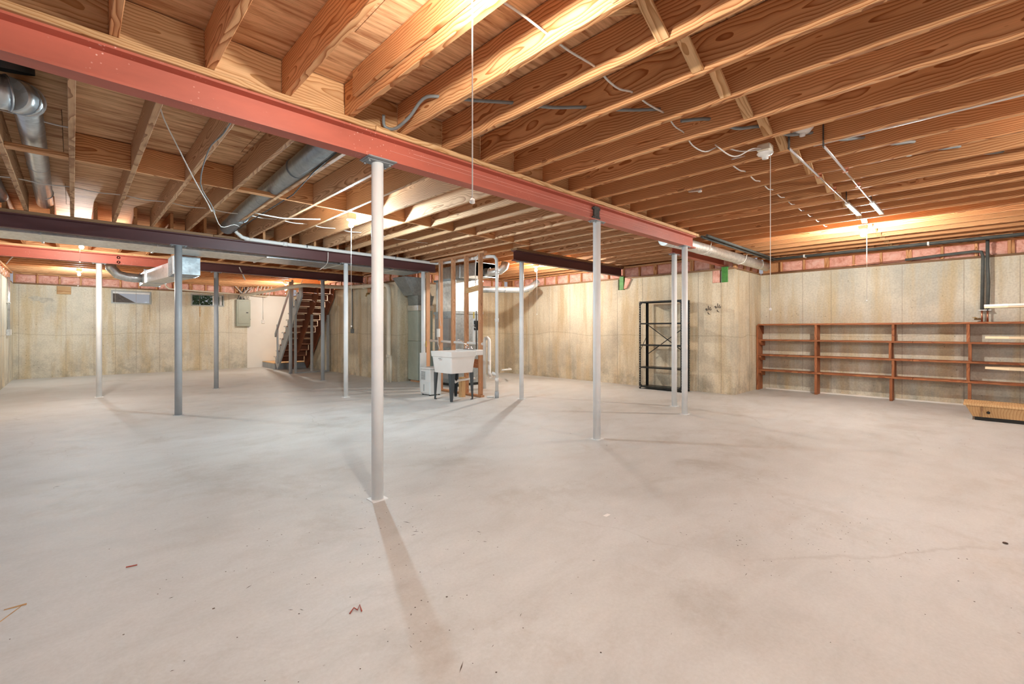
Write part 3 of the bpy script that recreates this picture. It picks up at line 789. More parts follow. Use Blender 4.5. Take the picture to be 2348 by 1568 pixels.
# branch
e = empty('branch_duct', (1.4, 9.6, 2.1), 'silver rectangular branch duct with an offset below the far red beam', 'duct')
MB().box(1.18, 1.54, 9.13, 9.75, 2.16, 2.46).build('duct_body', 'galvdark', e)
m = MB(); m.loft([(1.18, 9.75, 2.16), (1.54, 9.75, 2.16), (1.54, 9.75, 2.40), (1.18, 9.75, 2.40)], [(1.06, 11.7, 2.20), (1.38, 11.7, 2.20), (1.38, 11.7, 2.44), (1.06, 11.7, 2.44)]); m.build('offset_section', 'galv', e)
MB().box(1.04, 1.36, 11.7, 12.6, 2.20, 2.44).build('end_box', 'galv', e)
for yy in (9.3, 9.45, 9.6): MB().box(1.17, 1.55, yy - .006, yy + .006, 2.152, 2.47).build('cross_break', 'galv', e)
for yy in (11.7, 12.6): MB().box(1.03, 1.39, yy - .01, yy + .01, 2.19, 2.47).build('drive_cleat', 'galv', e)
MB().tube([(1.04, 12.3, 2.33), (.92, 12.3, 2.33), (.80, 12.3, 2.34), (.66, 12.28, 2.38), (.56, 12.26, 2.50), (.54, 12.25, 2.66)], .09, 18).build('round_elbow', 'galv', e)
# right round duct hung under the red beam end
e = duct('round_duct', [(6.25, 3.26, 2.575), (6.9, 3.22, 2.58), (9.2, 3.17, 2.575), (10.42, 3.15, 2.565)], .092, 'galvlight',
     'pale round duct strapped below the joists into the corner by the shelves', [((7.6, 3.205, 2.579), (1, 0, 0)), ((10.0, 3.155, 2.57), (1, 0, 0))])
for x in (7.4, 9.0):
    MB().tube([(x + .05, 3.05, 2.69), (x + .02, 3.07, 2.56), (x, 3.10, 2.50), (x - .02, 3.18, 2.475), (x - .04, 3.28, 2.51)], .006, 6).build('hanger_wire', 'cord', e)
for i, (yy, zz, r) in enumerate(((2.98, 2.665, .022), (2.90, 2.67, .020))):
    MB().tube([(6.9, yy, zz), (10.3, yy, zz)], r, 10).build('insulated_line', 'pipefoam', None,
      ['dark insulated line above the pale round duct, nearer the wall', 'dark insulated line above the pale round duct, nearer the room'][i], 'pipe')
e = empty('refrigerant_line', (10.2, 0, 2.66), 'pair of black insulated lines under the joists along the shelf wall', 'pipe')
MB().tube([(10.18, 3.0, 2.675), (10.17, 1.0, 2.675), (10.18, -3.4, 2.675)], .023, 10).build('insulated_pipe', 'pipefoam', e)
MB().tube([(10.24, 3.0, 2.672), (10.25, 1.0, 2.67), (10.25, -3.4, 2.672)], .020, 10).build('insulated_pipe', 'pipefoam', e)
for yy in (2.4, .63, -1.1): MB().box(10.14, 10.29, yy - .012, yy + .012, 2.645, 2.70).build('pipe_clip', 'porcelain', e)
# insulated supply pipe on the shelf wall
e = empty('supply_pipe', (10.5, 0, 1.3), 'dark insulated pipe turning down the shelf wall to a brass valve', 'pipe')
MB().tube([(10.52, .95, 2.475), (10.51, .5, 2.50), (10.50, .1, 2.515), (10.49, .02, 2.50), (10.49, 0.0, 2.42), (10.50, .005, 2.1), (10.50, 0.012, 1.57)], .022, 12).build('foam_sleeve', 'pipefoam', e)
MB().tube([(10.49, -.05, 2.70), (10.49, -.05, 2.3), (10.50, -.06, 2.0), (10.49, -.05, 1.55)], .022, 12).build('foam_sleeve', 'pipefoam', e)
MB().tube([(10.52, 3.1, 2.44), (10.53, 2.0, 2.455), (10.52, .95, 2.475)], .007, 8).build('copper_run', 'copper', e)
MB().tube([(10.50, .012, 1.57), (10.50, .012, 1.373)], .012, 10).build('copper_tail', 'copper', e)
MB().tube([(10.49, -.05, 1.55), (10.49, -.05, 1.373)], .012, 10).build('copper_tail', 'copper', e)
m = MB(); m.tube([(10.50, .015, 1.42), (10.50, .10, 1.42)], .014, 10); m.tube([(10.50, .07, 1.42), (10.46, .09, 1.45)], .008, 8); m.box(10.43, 10.47, .06, .12, 1.435, 1.447)
m.build('valve', 'brass', e)
MB().box(10.47, 10.56, -.09, .05, 1.555, 1.567).build('pipe_clamp', 'bolt', e)

# ================================================================ PIPES
def pipe(name, pts, r, mat, label, fit=(), n=14, cat='pipe', group=None):
    e = empty(name, pts[0], label, cat, group)
    MB().tube(pts, r, n).build('pipe_run', mat, e)
    for p, d in fit:
        p = Vector(p); d = Vector(d).normalized()
        MB().tube([p - d * .035, p + d * .035], r * 1.22, n).build('coupling', mat, e)
    return e
e = pipe('drain_pipe', [(1.72, 7.80, 2.80), (1.80, 7.95, 2.75), (1.90, 8.06, 2.70), (2.02, 8.10, 2.685), (2.4, 8.105, 2.68), (4.2, 8.11, 2.672), (5.42, 8.11, 2.665), (5.56, 8.08, 2.66), (5.60, 7.9, 2.655), (5.60, 7.0, 2.635), (5.60, 6.40, 2.62), (5.60, 6.27, 2.60), (5.60, 6.21, 2.54), (5.60, 6.20, 2.3), (5.60, 6.20, .12)],
         .030, 'pvc', 'white plastic drain pipe along the maroon beam, turning down to the floor', 
         [((1.98, 8.09, 2.69), (1, .1, 0)), ((2.55, 8.105, 2.68), (1, 0, 0)), ((5.60, 6.8, 2.63), (0, 1, 0)), ((5.6, 6.2, 2.30), (0, 0, 1)), ((5.6, 6.2, 1.42), (0, 0, 1)), ((5.6, 6.2, .33), (0, 0, 1))])
MB().tube([(5.60, 6.20, .12), (5.60, 6.20, 0)], .038, 14).build('floor_stub', 'colgrey', e)
MB().tube([(5.60, 6.20, .42), (5.53, 6.26, .46)], .026, 12).build('cleanout', 'pvc', e)
for x in (2.9, 4.6): MB().tube([(x, 8.075, 2.66), (x, 8.072, 2.70), (x, 8.11, 2.715)], .006, 6).build('pipe_strap', 'blackcable', e)
pipe('soil_pipe', [(5.44, 9.88, 0), (5.44, 9.88, .6), (5.44, 9.88, 2.20), (5.44, 9.93, 2.30), (5.45, 10.1, 2.34), (5.46, 12.2, 2.43), (5.43, 12.42, 2.44), (5.3, 12.52, 2.445), (4.6, 12.54, 2.445), (4.42, 12.62, 2.44), (4.36, 12.85, 2.435), (4.15, 15.1, 2.41), (4.10, 16.2, 2.39), (3.9, 16.6, 2.37)], .052, 'cream',
     'cream drain pipe from the floor corner up and around to the stairs', [((5.44, 9.88, .62), (0, 0, 1)), ((5.46, 11.2, 2.38), (0, 1, 0)), ((5.455, 12.0, 2.41), (0, 1, 0)), ((4.9, 12.53, 2.445), (1, 0, 0))], n=16)
pipe('soil_branch', [(5.44, 9.80, .62), (5.44, 9.78, .45), (5.44, 9.79, .0)], .035, 'cream', 'small cream branch pipe at the foot of the cream drain', n=12)
pipe('water_line', [(1.95, 16.78, 2.62), (2.0, 16.78, 2.52), (2.06, 16.78, 2.47), (4.1, 16.78, 2.40), (4.7, 16.7, 2.37)], .022, 'cream',
     'thin cream pipe running above the right high window to the panel')
# chrome rails under the right joists
for i, (xa, xb, yy) in enumerate(((4.05, 6.97, 1.06), (4.19, 7.11, .86))):
    e = empty('hanging_rail', (xa, yy, 2.68), ['thin chrome rail under the right joists, the left one of two', 'thin chrome rail under the right joists, the right one of two'][i], 'rail', 'chrome rails under the joists')
    MB().tube([(xa, yy, 2.672), (xb - .7, yy, 2.668)], .0095, 10).build('rail', 'chrome', e)
    MB().box(xb - .72, xb, yy - .022, yy + .022, 2.652, 2.674).build('end_channel', 'galvlight', e)
    for x in (xa, xb - .75): MB().box(x - .018, x + .018, yy - .003, yy + .003, 2.66, 2.90).build('hanger_strap', 'darkblock', e)
    for x in (5.0, 5.6): MB().box(x - .012, x + .012, yy - .02, yy + .02, 2.66, 2.70).build('rail_clip', 'copper', e)
pipe('white_conduit', [(4.30, .95, 2.735), (4.33, -.4, 2.735), (4.36, -3.4, 2.735)], .014, 'pvc', 'white conduit alongside a joist at the right edge')
e = empty('smoke_alarm', (4.19, .96, 2.86), 'white round plastic cover half hidden between the right joists', 'alarm')
MB().lathe([(.001, 0), (.075, 0), (.075, -.02), (.05, -.05), (.001, -.055)], (4.10, .98, 2.83), 20).build('cover', 'porcelain', e)
MB().lathe([(.02, 0), (.02, -.03), (.001, -.03)], (4.10, .98, 2.785), 10).build('sensor', 'porcelain', e)
MB().box(4.03, 4.17, .93, 1.03, 2.83, 2.94).build('mounting_block', 'cream', e)
# metal brackets poking through joists
for i, (x, yy) in enumerate(((5.02, .45), (4.75, 2.1))):
    m = MB(); m.bar((x + .02, yy + .10, 2.735), (x + .02, yy - .02, 2.72), .028, .02); m.tube([(x + .02, yy - .02, 2.735), (x + .02, yy - .02, 2.70)], .02, 10)
    m.build('metal_bracket', 'galvlight', None, ['small metal bracket on a joist right of the chrome rails', 'small metal bracket on a joist left of the hanging cord'][i], 'bracket')

# ================================================================ CABLES
def cable(pts, r, mat, label, cat='cable', n=7, smooth=4):
    # Catmull-Rom through the points
    P = [Vector(p) for p in pts]; out = []
    for i in range(len(P) - 1):
        p0 = P[max(i - 1, 0)]; p1 = P[i]; p2 = P[i + 1]; p3 = P[min(i + 2, len(P) - 1)]
        for k in range(smooth):
            t = k / smooth
            out.append(0.5 * ((2 * p1) + (p2 - p0) * t + (2 * p0 - 5 * p1 + 4 * p2 - p3) * t * t + (3 * p1 - p0 - 3 * p2 + p3) * t ** 3))
    out.append(P[-1])
    return MB().tube(out, r, n).build('electric_cable', mat, None, label, cat)
c1 = [(1.15, 1.44, 2.76), (1.26, 1.53, 2.75), (1.36, 1.545, 2.76)]
for x, dz in ((1.56, .012), (1.764, .0), (1.93, -.01), (2.17, .0), (2.30, -.03), (2.42, -.035), (2.577, 0), (2.75, -.01), (2.983, .005)):
    c1.append((x, 1.555, 2.76 + dz))
cable(c1, .0065, 'cable', 'white cable sagging through the near joists from the hidden lamp')
c2 = [(2.983, 1.54, 2.765)]
c2 += [(3.19, 1.58, 2.745), (3.40, 1.60, 2.76), (3.55, 1.61, 2.715), (3.72, 1.58, 2.70), (3.81, 1.50, 2.74), (3.95, 1.38, 2.71), (4.05, 1.26, 2.72)]
cable(c2, .0055, 'cable', 'white cable looping to the unlit lampholder')
cable([(3.72, 1.5, 2.735), (3.8, 1.42, 2.65), (3.9, 1.38, 2.66), (3.96, 1.30, 2.71), (4.05, 1.25, 2.72)], .0055, 'cable', 'white cable loop left of the unlit lampholder')
c3 = [(4.2, 1.42, 2.75)]
for k in range(13, 23): c3 += [(bay1[k] - .2, 1.56, 2.715), (bay1[k], 1.57, 2.75)]
cable([p for p in c3 if 4.1 < p[0] < 8.0], .006, 'cable', 'white cable passing through the right joists to the brightest bulb')
cable([(1.60, 2.98, 2.78), (1.63, 3.02, 2.72), (1.68, 2.96, 2.70), (1.70, 2.80, 2.735), (1.70, 2.62, 2.80), (1.764, 2.52, 2.80), (1.95, 2.38, 2.79), (2.17, 2.23, 2.795), (2.38, 2.07, 2.78), (2.577, 1.92, 2.795), (2.78, 1.75, 2.785), (2.983, 1.58, 2.80)], .0115, 'greycable', 'thick grey cable hooking up beside the joist end above the red beam')
g = [(3.0, 1.56, 2.80)]
for x, yy in ((3.39, 1.40), (3.80, 1.17), (4.21, .93), (4.62, .66), (5.02, .39), (5.43, .13), (5.84, -.13)): g += [(x - .2, yy + .13, 2.765), (x, yy, 2.80)]
cable([p for p in g if p[0] > 3.1], .0125, 'greycable', 'thick grey cable crossing the right joists past the white cover')
cable([(.40, 3.6, 2.93), (.45, 4.1, 2.84), (.62, 4.55, 2.72), (.80, 4.9, 2.55), (.97, 5.4, 2.52), (1.10, 5.9, 2.55), (1.21, 6.4, 2.67), (1.36, 6.75, 2.56), (1.56, 7.0, 2.66), (1.70, 7.3, 2.70)], .005, 'cable', 'white cable drooping under the second bay of joists')
cable([(.79, 3.5, 2.695), (.80, 3.9, 2.69), (.79, 4.35, 2.695), (.82, 4.85, 2.55), (.99, 5.35, 2.50), (1.12, 5.85, 2.53), (1.21, 6.38, 2.68)], .005, 'greycable', 'grey cable drooping beside the white one under the joists')
cable([(-.40, 4.95, 2.84), (-.1, 5.0, 2.835), (.0, 5.0, 2.84)], .006, 'cable', 'short white cable behind the shiny duct')
c4 = []
for k in range(0, 14):
    x = bay2[k]; c4 += [(x, 6.72, 2.76), (x + .2, 6.72, 2.745)]
cable([p for p in c4 if p[0] < 4.9], .0055, 'cable', 'white cable threaded through the joists near the maroon beam')
cable([(1.65, 6.35, 2.71), (1.9, 6.3, 2.69), (2.03, 6.28, 2.695), (2.36, 6.1, 2.71)], .008, 'cable', 'short white cable end below the joists by the long dull duct')
cable([(3.25, 8.05, 2.62), (3.26, 8.10, 2.45), (3.30, 8.35, 2.40), (3.26, 8.45, 2.35)], .006, 'cord', 'white cord looped over the maroon beam')
cable([(2.6, 11.2, 2.60), (2.75, 11.5, 2.46), (2.9, 12.0, 2.42), (3.0, 12.6, 2.55)], .012, 'cable', 'white cable loop under the joists near the breaker panel')
cable([(-.98, 13.9, 2.60), (-.90, 13.5, 2.66), (-.82, 13.2, 2.715)], .010, 'cable', 'white cable end in the far left corner')

# ================================================================ GREEN BLOCKS IN BEAM POCKETS
e = empty('green_block', (XR + .03, 3.47, 2.17), 'green painted wood block under the short red beam end', 'block', 'green blocks under the beam ends')
MB().cbox(XR - .01, XR + .06, 3.42, 3.54, 2.17, 2.47, .003).build('painted_block', 'greenwood', e)
MB().cbox(XR + .0, XR + .10, 3.58, 3.72, 2.17, 2.42, .01).build('insulation_tuft', 'wool', e)
e = empty('green_block', (XR + .03, 5.74, 2.17), 'smaller green wood block under the short maroon beam end', 'block', 'green blocks under the beam ends')
MB().cbox(XR - .03, XR + .06, 5.72, 5.83, 2.17, 2.47, .003).build('painted_block', 'greenwood', e)
m = MB(); m.prism([(5.70, 2.18), (5.66, 2.43), (5.52, 2.40), (5.63, 2.2)], 'x', XR - .05, XR - .005); m.build('insulation_tuft', 'wool', e)

# ================================================================ WALL FITTINGS
# handprints
m = MB()
for cy, cz, s_ in ((3.79, 1.60, 1), (3.61, 1.64, 1)):
    for i in range(5):
        a = math.radians(50 + 22 * i); 
        p0 = Vector((XR - .002, cy - math.cos(a) * .05, cz + math.sin(a) * .04)); p1 = Vector((XR - .002, cy - math.cos(a) * (.085 + .02 * (i % 2)), cz + math.sin(a) * (.085 + .02 * (i % 3))))
        m.bar(p0, p1, .003, .013, up=(0, 1, .4))
    for i in range(4):
        m.bar((XR - .002, cy - .03 + i * .012, cz - .05 + .008 * i), (XR - .002, cy + .02, cz - .03 + .012 * i), .003, .006, up=(0, .5, 1))
m.build('handprint_smudge', 'smudge', wall_rack, label='pair of dark handprints')
# wood patch and stain on far wall
MB().cbox(-.30, -.03, YW - .02, YW, 2.19, 2.40, .004).build('wood_patch', 'boxwood', wall_window)
m = MB(); vs = [(-.55, YW - .0015, 2.02)]
for k in range(40):
    a = 2 * PI * k / 40; r = 1 + .35 * noise.noise(Vector((math.cos(a) * 2.2, math.sin(a) * 2.2, 1.3)))
    vs.append((-.55 + .24 * r * math.cos(a), YW - .0015, 2.02 + .07 * r * math.sin(a) + (.03 if math.cos(a) < -.3 else 0)))
m.add(vs, [(0, 1 + k, 1 + (k + 1) % 40) for k in range(40)])
m.build('damp_patch', simple('grey_damp_patch', (0.50, 0.48, 0.40), .9, 0, .25, 14), wall_window)
m = MB(); m.box(1.615, 1.625, YW - .003, YW, 1.50, 1.97); m.build('rust_run', 'seam', wall_window)
m = MB(); m.box(2.83, 2.85, YW - .003, YW, 1.66, 1.97); m.build('rust_run', 'rust', wall_window)
# breaker panel
e = empty('breaker_panel', (4.02, YW - .05, 1.37), 'grey-green breaker panel on the far wall right of the windows', 'electrical panel')
MB().cbox(3.82, 4.22, YW - .11, YW, 1.37, 2.24, .006).build('cabinet', 'panelgreen', e)
d = MB().cbox(3.86, 4.18, YW - .122, YW - .108, 1.45, 2.18, .004).build('door', 'panelgreen', e)
MB().box(4.09, 4.15, YW - .135, YW - .12, 1.80, 1.83).build('latch', 'black', d)
MB().tube([(4.225, YW - .05, 1.60), (4.24, YW - .05, 1.60)], .018, 10).build('knockout', 'plug', e)
rnd = random.Random(5)
e = empty('wire_bundle', (4.0, 16.8, 2.24), 'tangle of cables dropping into the breaker panel', 'cable')
for i in range(14):
    x0 = 3.86 + .024 * i; x1 = 4.0 + rnd.uniform(-.35, .35)
    MB().tube([(x0, YW - .05, 2.24), (x0 + rnd.uniform(-.04, .04), YW - .08, 2.35), (x1 * .5 + x0 * .5, YW - .10, 2.48), (x1, YW - .12, 2.66)], .009, 6).build('wire', rnd.choice(['blackcable', 'cable', 'cream', 'greycable']), e)
for i in range(5):
    MB().tube([(4.3 + .1 * i, 16.5, 2.40), (4.32 + .1 * i, 16.45, 2.52), (4.3 + .1 * i + .05, 16.4, 2.68)], .013, 6).build('wire', 'cable', e)
# conduit + outlet on the painted wall
e = empty('outlet', (4.62, YW - .03, 1.5), 'white outlet with conduit dropping down the painted wall', 'outlet')
MB().cbox(4.58, 4.67, YW - .05, YW - .001, 1.47, 1.59, .005).build('outlet_box', 'porcelain', e)
MB().tube([(4.625, YW - .025, 1.59), (4.625, YW - .025, 2.40)], .012, 8).build('conduit', 'porcelain', e)
m = MB(); m.box(4.60, 4.608, YW - .053, YW - .05, 1.54, 1.56); m.box(4.635, 4.643, YW - .053, YW - .05, 1.54, 1.56); m.build('slots', 'plug', e)
# conduit on left wall
e = empty('outlet', (XL + .03, 15.4, 1.15), 'grey metal outlet box and conduits on the left wall', 'outlet')
for yy in (15.35, 15.60): MB().tube([(XL + .025, yy, 1.25), (XL + .025, yy, 2.45)], .016, 8).build('conduit', 'galv', e)
MB().cbox(XL + .0, XL + .06, 15.28, 15.42, 1.12, 1.26, .004).build('outlet_box', 'galv', e)
MB().cbox(XL + .0, XL + .06, 15.55, 15.67, 1.13, 1.26, .004).build('outlet_box', 'porcelain', e)
MB().box(XL + .0, XL + .05, 15.30, 15.66, 1.86, 1.88).build('conduit_clip', 'porcelain', e)
# dark conduit down the stair wall
e = empty('wall_conduit', (XD - .03, 12.1, 1.2), 'dark conduit with a small box on the stair side wall', 'conduit')
MB().tube([(XD - .03, 12.14, 2.40), (XD - .03, 12.14, 1.28)], .016, 8).build('conduit', 'greycable', e)
MB().cbox(XD - .06, XD - .001, 12.09, 12.19, 1.16, 1.28, .005).build('conduit_box', 'greycable', e)
e = empty('hose_tap', (XD - .03, 11.2, 2.15), 'small brass tap high on the stair side wall', 'tap')
m = MB(); m.tube([(XD, 11.18, 2.20), (XD - .08, 11.18, 2.18), (XD - .10, 11.18, 2.12)], .018, 8); m.box(XD - .08, XD - .05, 11.14, 11.22, 2.20, 2.215); m.build('tap_body', 'brass', e)
MB().cbox(XD - .02, XD - .001, 11.1, 11.26, 2.22, 2.38, .004).build('backing_block', 'stud', e)

# ================================================================ STUD WALL
sw = empty('stud_wall', (5.45, 7.5, 0), 'open stud wall of bare timbers behind the white sink', 'stud wall')
for yy in (8.22, 7.75, 7.32, 6.90, 6.48):
    plank('stud', 'stud', sw, (5.445, yy, .04 if yy < 8 else .30), (5.445, yy, ZP - .0), 0.04, 0.089, up=(1, 0, 0))
plank('top_plate', 'stud', sw, (5.445, 6.34, ZP + .019), (5.445, 8.14, ZP + .019), 0.089, 0.038)
plank('bottom_plate', 'stud', sw, (5.445, 6.42, .019), (5.445, 7.85, .019), 0.089, 0.038)
plank('cross_block', 'plate', sw, (5.42, 6.50, 2.03), (5.42, 6.88, 1.99), 0.038, 0.10)
plank('cross_block', 'shelfwood', sw, (5.42, 6.50, .62), (5.42, 6.70, .62), 0.04, 0.16)
plank('stub_stud', 'boxwood', sw, (5.20, 6.72, .0), (5.20, 6.72, .37), 0.09, 0.09, up=(1, 0, 0))
for yy, z in ((8.22, .95), (6.62, 1.52)): MB().box(5.398, 5.4, yy - .02, yy + .02, z - .06, z + .06).build('yellow_mark', 'tagyellow', sw)
e = empty('outlet', (5.38, 7.74, 1.2), 'white outlet box with orange wire nailed to the second stud', 'outlet')
MB().cbox(5.355, 5.40, 7.70, 7.77, 1.10, 1.27, .004).build('outlet_box', 'porcelain', e)
MB().tube([(5.39, 7.70, 2.6), (5.385, 7.70, 1.9), (5.38, 7.69, 1.5), (5.37, 7.64, 1.33)], .006, 6).build('wire', 'cable', e)
MB().tube([(5.37, 7.74, 1.10), (5.36, 7.72, .95), (5.36, 7.66, .85)], .006, 6).build('wire', 'cable', e)
MB().tube([(5.36, 7.78, 1.26), (5.5, 7.95, 1.05)], .006, 6).build('wire', 'plug', e)
e = empty('water_pipes', (5.6, 6.65, 1.2), 'pair of thin copper and black pipes rising behind the stud wall', 'pipe')
for yy, mt, z0 in ((6.72, 'cable', 2.05), (6.60, 'copper', 1.95), (6.56, 'blackcable', .9)):
    MB().tube([(5.52, yy, z0), (5.52, yy, 2.45), (5.51, yy - .03, 2.58), (5.51, yy - .08, 2.67)], .009, 8).build('riser', mt, e)
MB().tube([(5.41, 6.56, 1.6), (5.41, 6.56, .88)], .009, 8).build('riser', 'blackcable', e)
e = empty('switch_box', (5.5, 6.62, 1.5), 'black switch box with white cover between the last studs', 'switch')
MB().cbox(5.46, 5.54, 6.60, 6.70, 1.24, 1.42, .005).build('box_body', 'black', e)
MB().tube([(5.45, 6.65, 1.34), (5.41, 6.67, 1.32), (5.45, 6.62, 1.28)], .012, 8).build('coil', 'cable', e)
MB().cbox(5.50, 5.52, 6.72, 6.78, 1.0, 1.45, .004).build('cover', 'porcelain', e)
e = pipe('tub_drain', [(5.46, 8.15, 1.02), (5.46, 7.3, 1.0), (5.46, 6.55, .99), (5.47, 6.45, .985)], .026, 'pvc', 'horizontal white pipe running through the studs above the sink')
pipe('vent_loop', [(6.30, 7.36, .0), (6.30, 7.36, 1.02), (6.30, 7.33, 1.07), (6.30, 7.28, 1.08), (6.30, 7.22, 1.04), (6.30, 7.21, .98), (6.30, 7.21, .34), (6.28, 7.14, .26)], .036, 'pvc', 'white plastic pipe loop standing right of the stud wall')
pipe('floor_pipe', [(5.46, 6.32, .02), (5.56, 6.24, .02)], .018, 'pvc', 'short white pipe on the floor at the stud wall corner')
pipe('floor_pipe', [(7.8, 8.2, .30), (7.6, 7.9, .30), (7.3, 7.9, .30)], .02, 'pvc', 'short white pipe stub low behind the white vertical drain')

# ================================================================ FURNACE GROUP
e = empty('furnace', (6.3, 8.4, 0), 'grey furnace cabinet with bright plenum seen through the studs', 'furnace')
MB().cbox(6.0, 6.75, 7.98, 8.78, .06, 1.62, .008).build('cabinet', 'galvdark', e)
MB().cbox(6.02, 6.73, 8.0, 8.76, 1.64, 2.36, .004).build('plenum', 'galvlight', e)
MB().box(5.985, 6.77, 7.96, 8.80, 1.60, 1.66).build('flange', 'galvdark', e)
MB().box(5.985, 6.77, 7.96, 8.80, 2.34, 2.38).build('flange', 'galvdark', e)
MB().cbox(5.985, 6.0, 8.05, 8.72, .15, .8, .004).build('access_door', 'heater', e)
MB().cbox(5.985, 6.0, 8.05, 8.72, .86, 1.5, .004).build('access_door', 'heater', e)
MB().box(6.05, 6.7, 8.02, 8.72, 0, .06).build('plinth', 'black', e)
e = empty('plenum_duct', (6.3, 7.8, 2.4), 'bright rectangular duct joining the plenum above the studs', 'duct')
MB().box(6.05, 6.6, 7.35, 8.7, 2.385, 2.66).build('duct_body', 'galvlight', e)
for yy in (7.36, 7.9): MB().box(6.035, 6.615, yy - .01, yy + .01, 2.37, 2.675).build('drive_cleat', 'galv', e)
duct('flue_pipe', [(6.3, 7.34, 2.47), (6.35, 7.15, 2.46), (6.42, 7.02, 2.48), (6.5, 6.96, 2.56), (6.52, 6.95, 2.66)], .085, 'galvlight', 'shiny flexible duct bending up right of the bright duct', [((6.33, 7.22, 2.465), (.2, -1, 0))])
duct('return_pipe', [(6.755, 8.3, 2.20), (7.2, 8.0, 2.20), (7.9, 7.80, 2.22), (8.1, 7.70, 2.30), (8.25, 7.62, 2.44)], .075, 'galv', 'dull round duct with an upturned end near the warm bulb', [((7.4, 7.93, 2.205), (1, -.3, 0)), ((8.0, 7.75, 2.25), (1, -.5, .5))])
e = empty('water_heater', (7.1, 8.95, 0), 'grey cylindrical water heater behind the studs', 'water heater')
MB().lathe([(.001, .06), (.20, .06), (.21, .1), (.21, 1.38), (.19, 1.42), (.001, 1.44)], (7.10, 8.95, 0), 24).build('tank', 'heater', e)
m = MB()
for a in (0, 2.1, 4.2): m.tube([(7.10 + .15 * math.cos(a), 8.95 + .15 * math.sin(a), 0), (7.10 + .15 * math.cos(a), 8.95 + .15 * math.sin(a), .07)], .02, 8)
m.build('feet', 'plug', e)
for dy, mt in ((-.08, 'copper'), (.08, 'pipefoam')): MB().tube([(7.10, 8.95 + dy, 1.42), (7.10, 8.95 + dy, 2.3)], .014, 8).build('supply_riser', mt, e)
for z in (1.98, 2.12): MB().tube([(7.10, 9.03, z), (6.98, 8.75, z + .01), (6.9, 8.55, z - .01)], .014, 8).build('cross_pipe', 'pipefoam', e)
# tall green return box and hopper
e = empty('return_air_duct', (6.0, 9.45, 0), 'tall narrow pale green air duct with foil collar by the far wall', 'duct')
MB().cbox(5.86, 6.28, 9.27, 9.70, .05, .98, .006).build('lower_casing', 'ductgreen', e)
MB().cbox(5.86, 6.28, 9.27, 9.70, .985, 1.70, .006).build('upper_casing', 'ductgreen', e)
MB().cbox(5.845, 6.30, 9.25, 9.72, 1.70, 1.84, .01).build('foil_collar', 'foil', e)
m = MB(); m.loft([(5.87, 9.28, 1.84), (6.27, 9.28, 1.84), (6.27, 9.70, 1.84), (5.87, 9.70, 1.84)], [(5.82, 9.20, 2.06), (6.27, 9.20, 2.06), (6.27, 9.66, 2.06), (5.82, 9.66, 2.06)]); m.build('transition', 'galvdark', e)
m = MB(); m.loft([(5.70, 9.20, 2.06), (6.20, 9.20, 2.06), (6.20, 9.62, 2.06), (5.70, 9.62, 2.06)], [(5.38, 9.08, 2.46), (5.95, 9.08, 2.46), (5.95, 9.60, 2.46), (5.38, 9.60, 2.46)]); m.build('hopper', 'galvdark', e)
MB().box(5.90, 6.24, 9.3, 9.66, 0, .05).build('foot_block', 'stud', e)
MB().cbox(6.0, 6.04, 9.235, 9.268, .9, 1.0, .004).build('handle', 'bolt', e)
MB().cbox(6.30, 6.5, 9.0, 9.6, 0, .66, .01).build('filter_box', 'dehum', e)

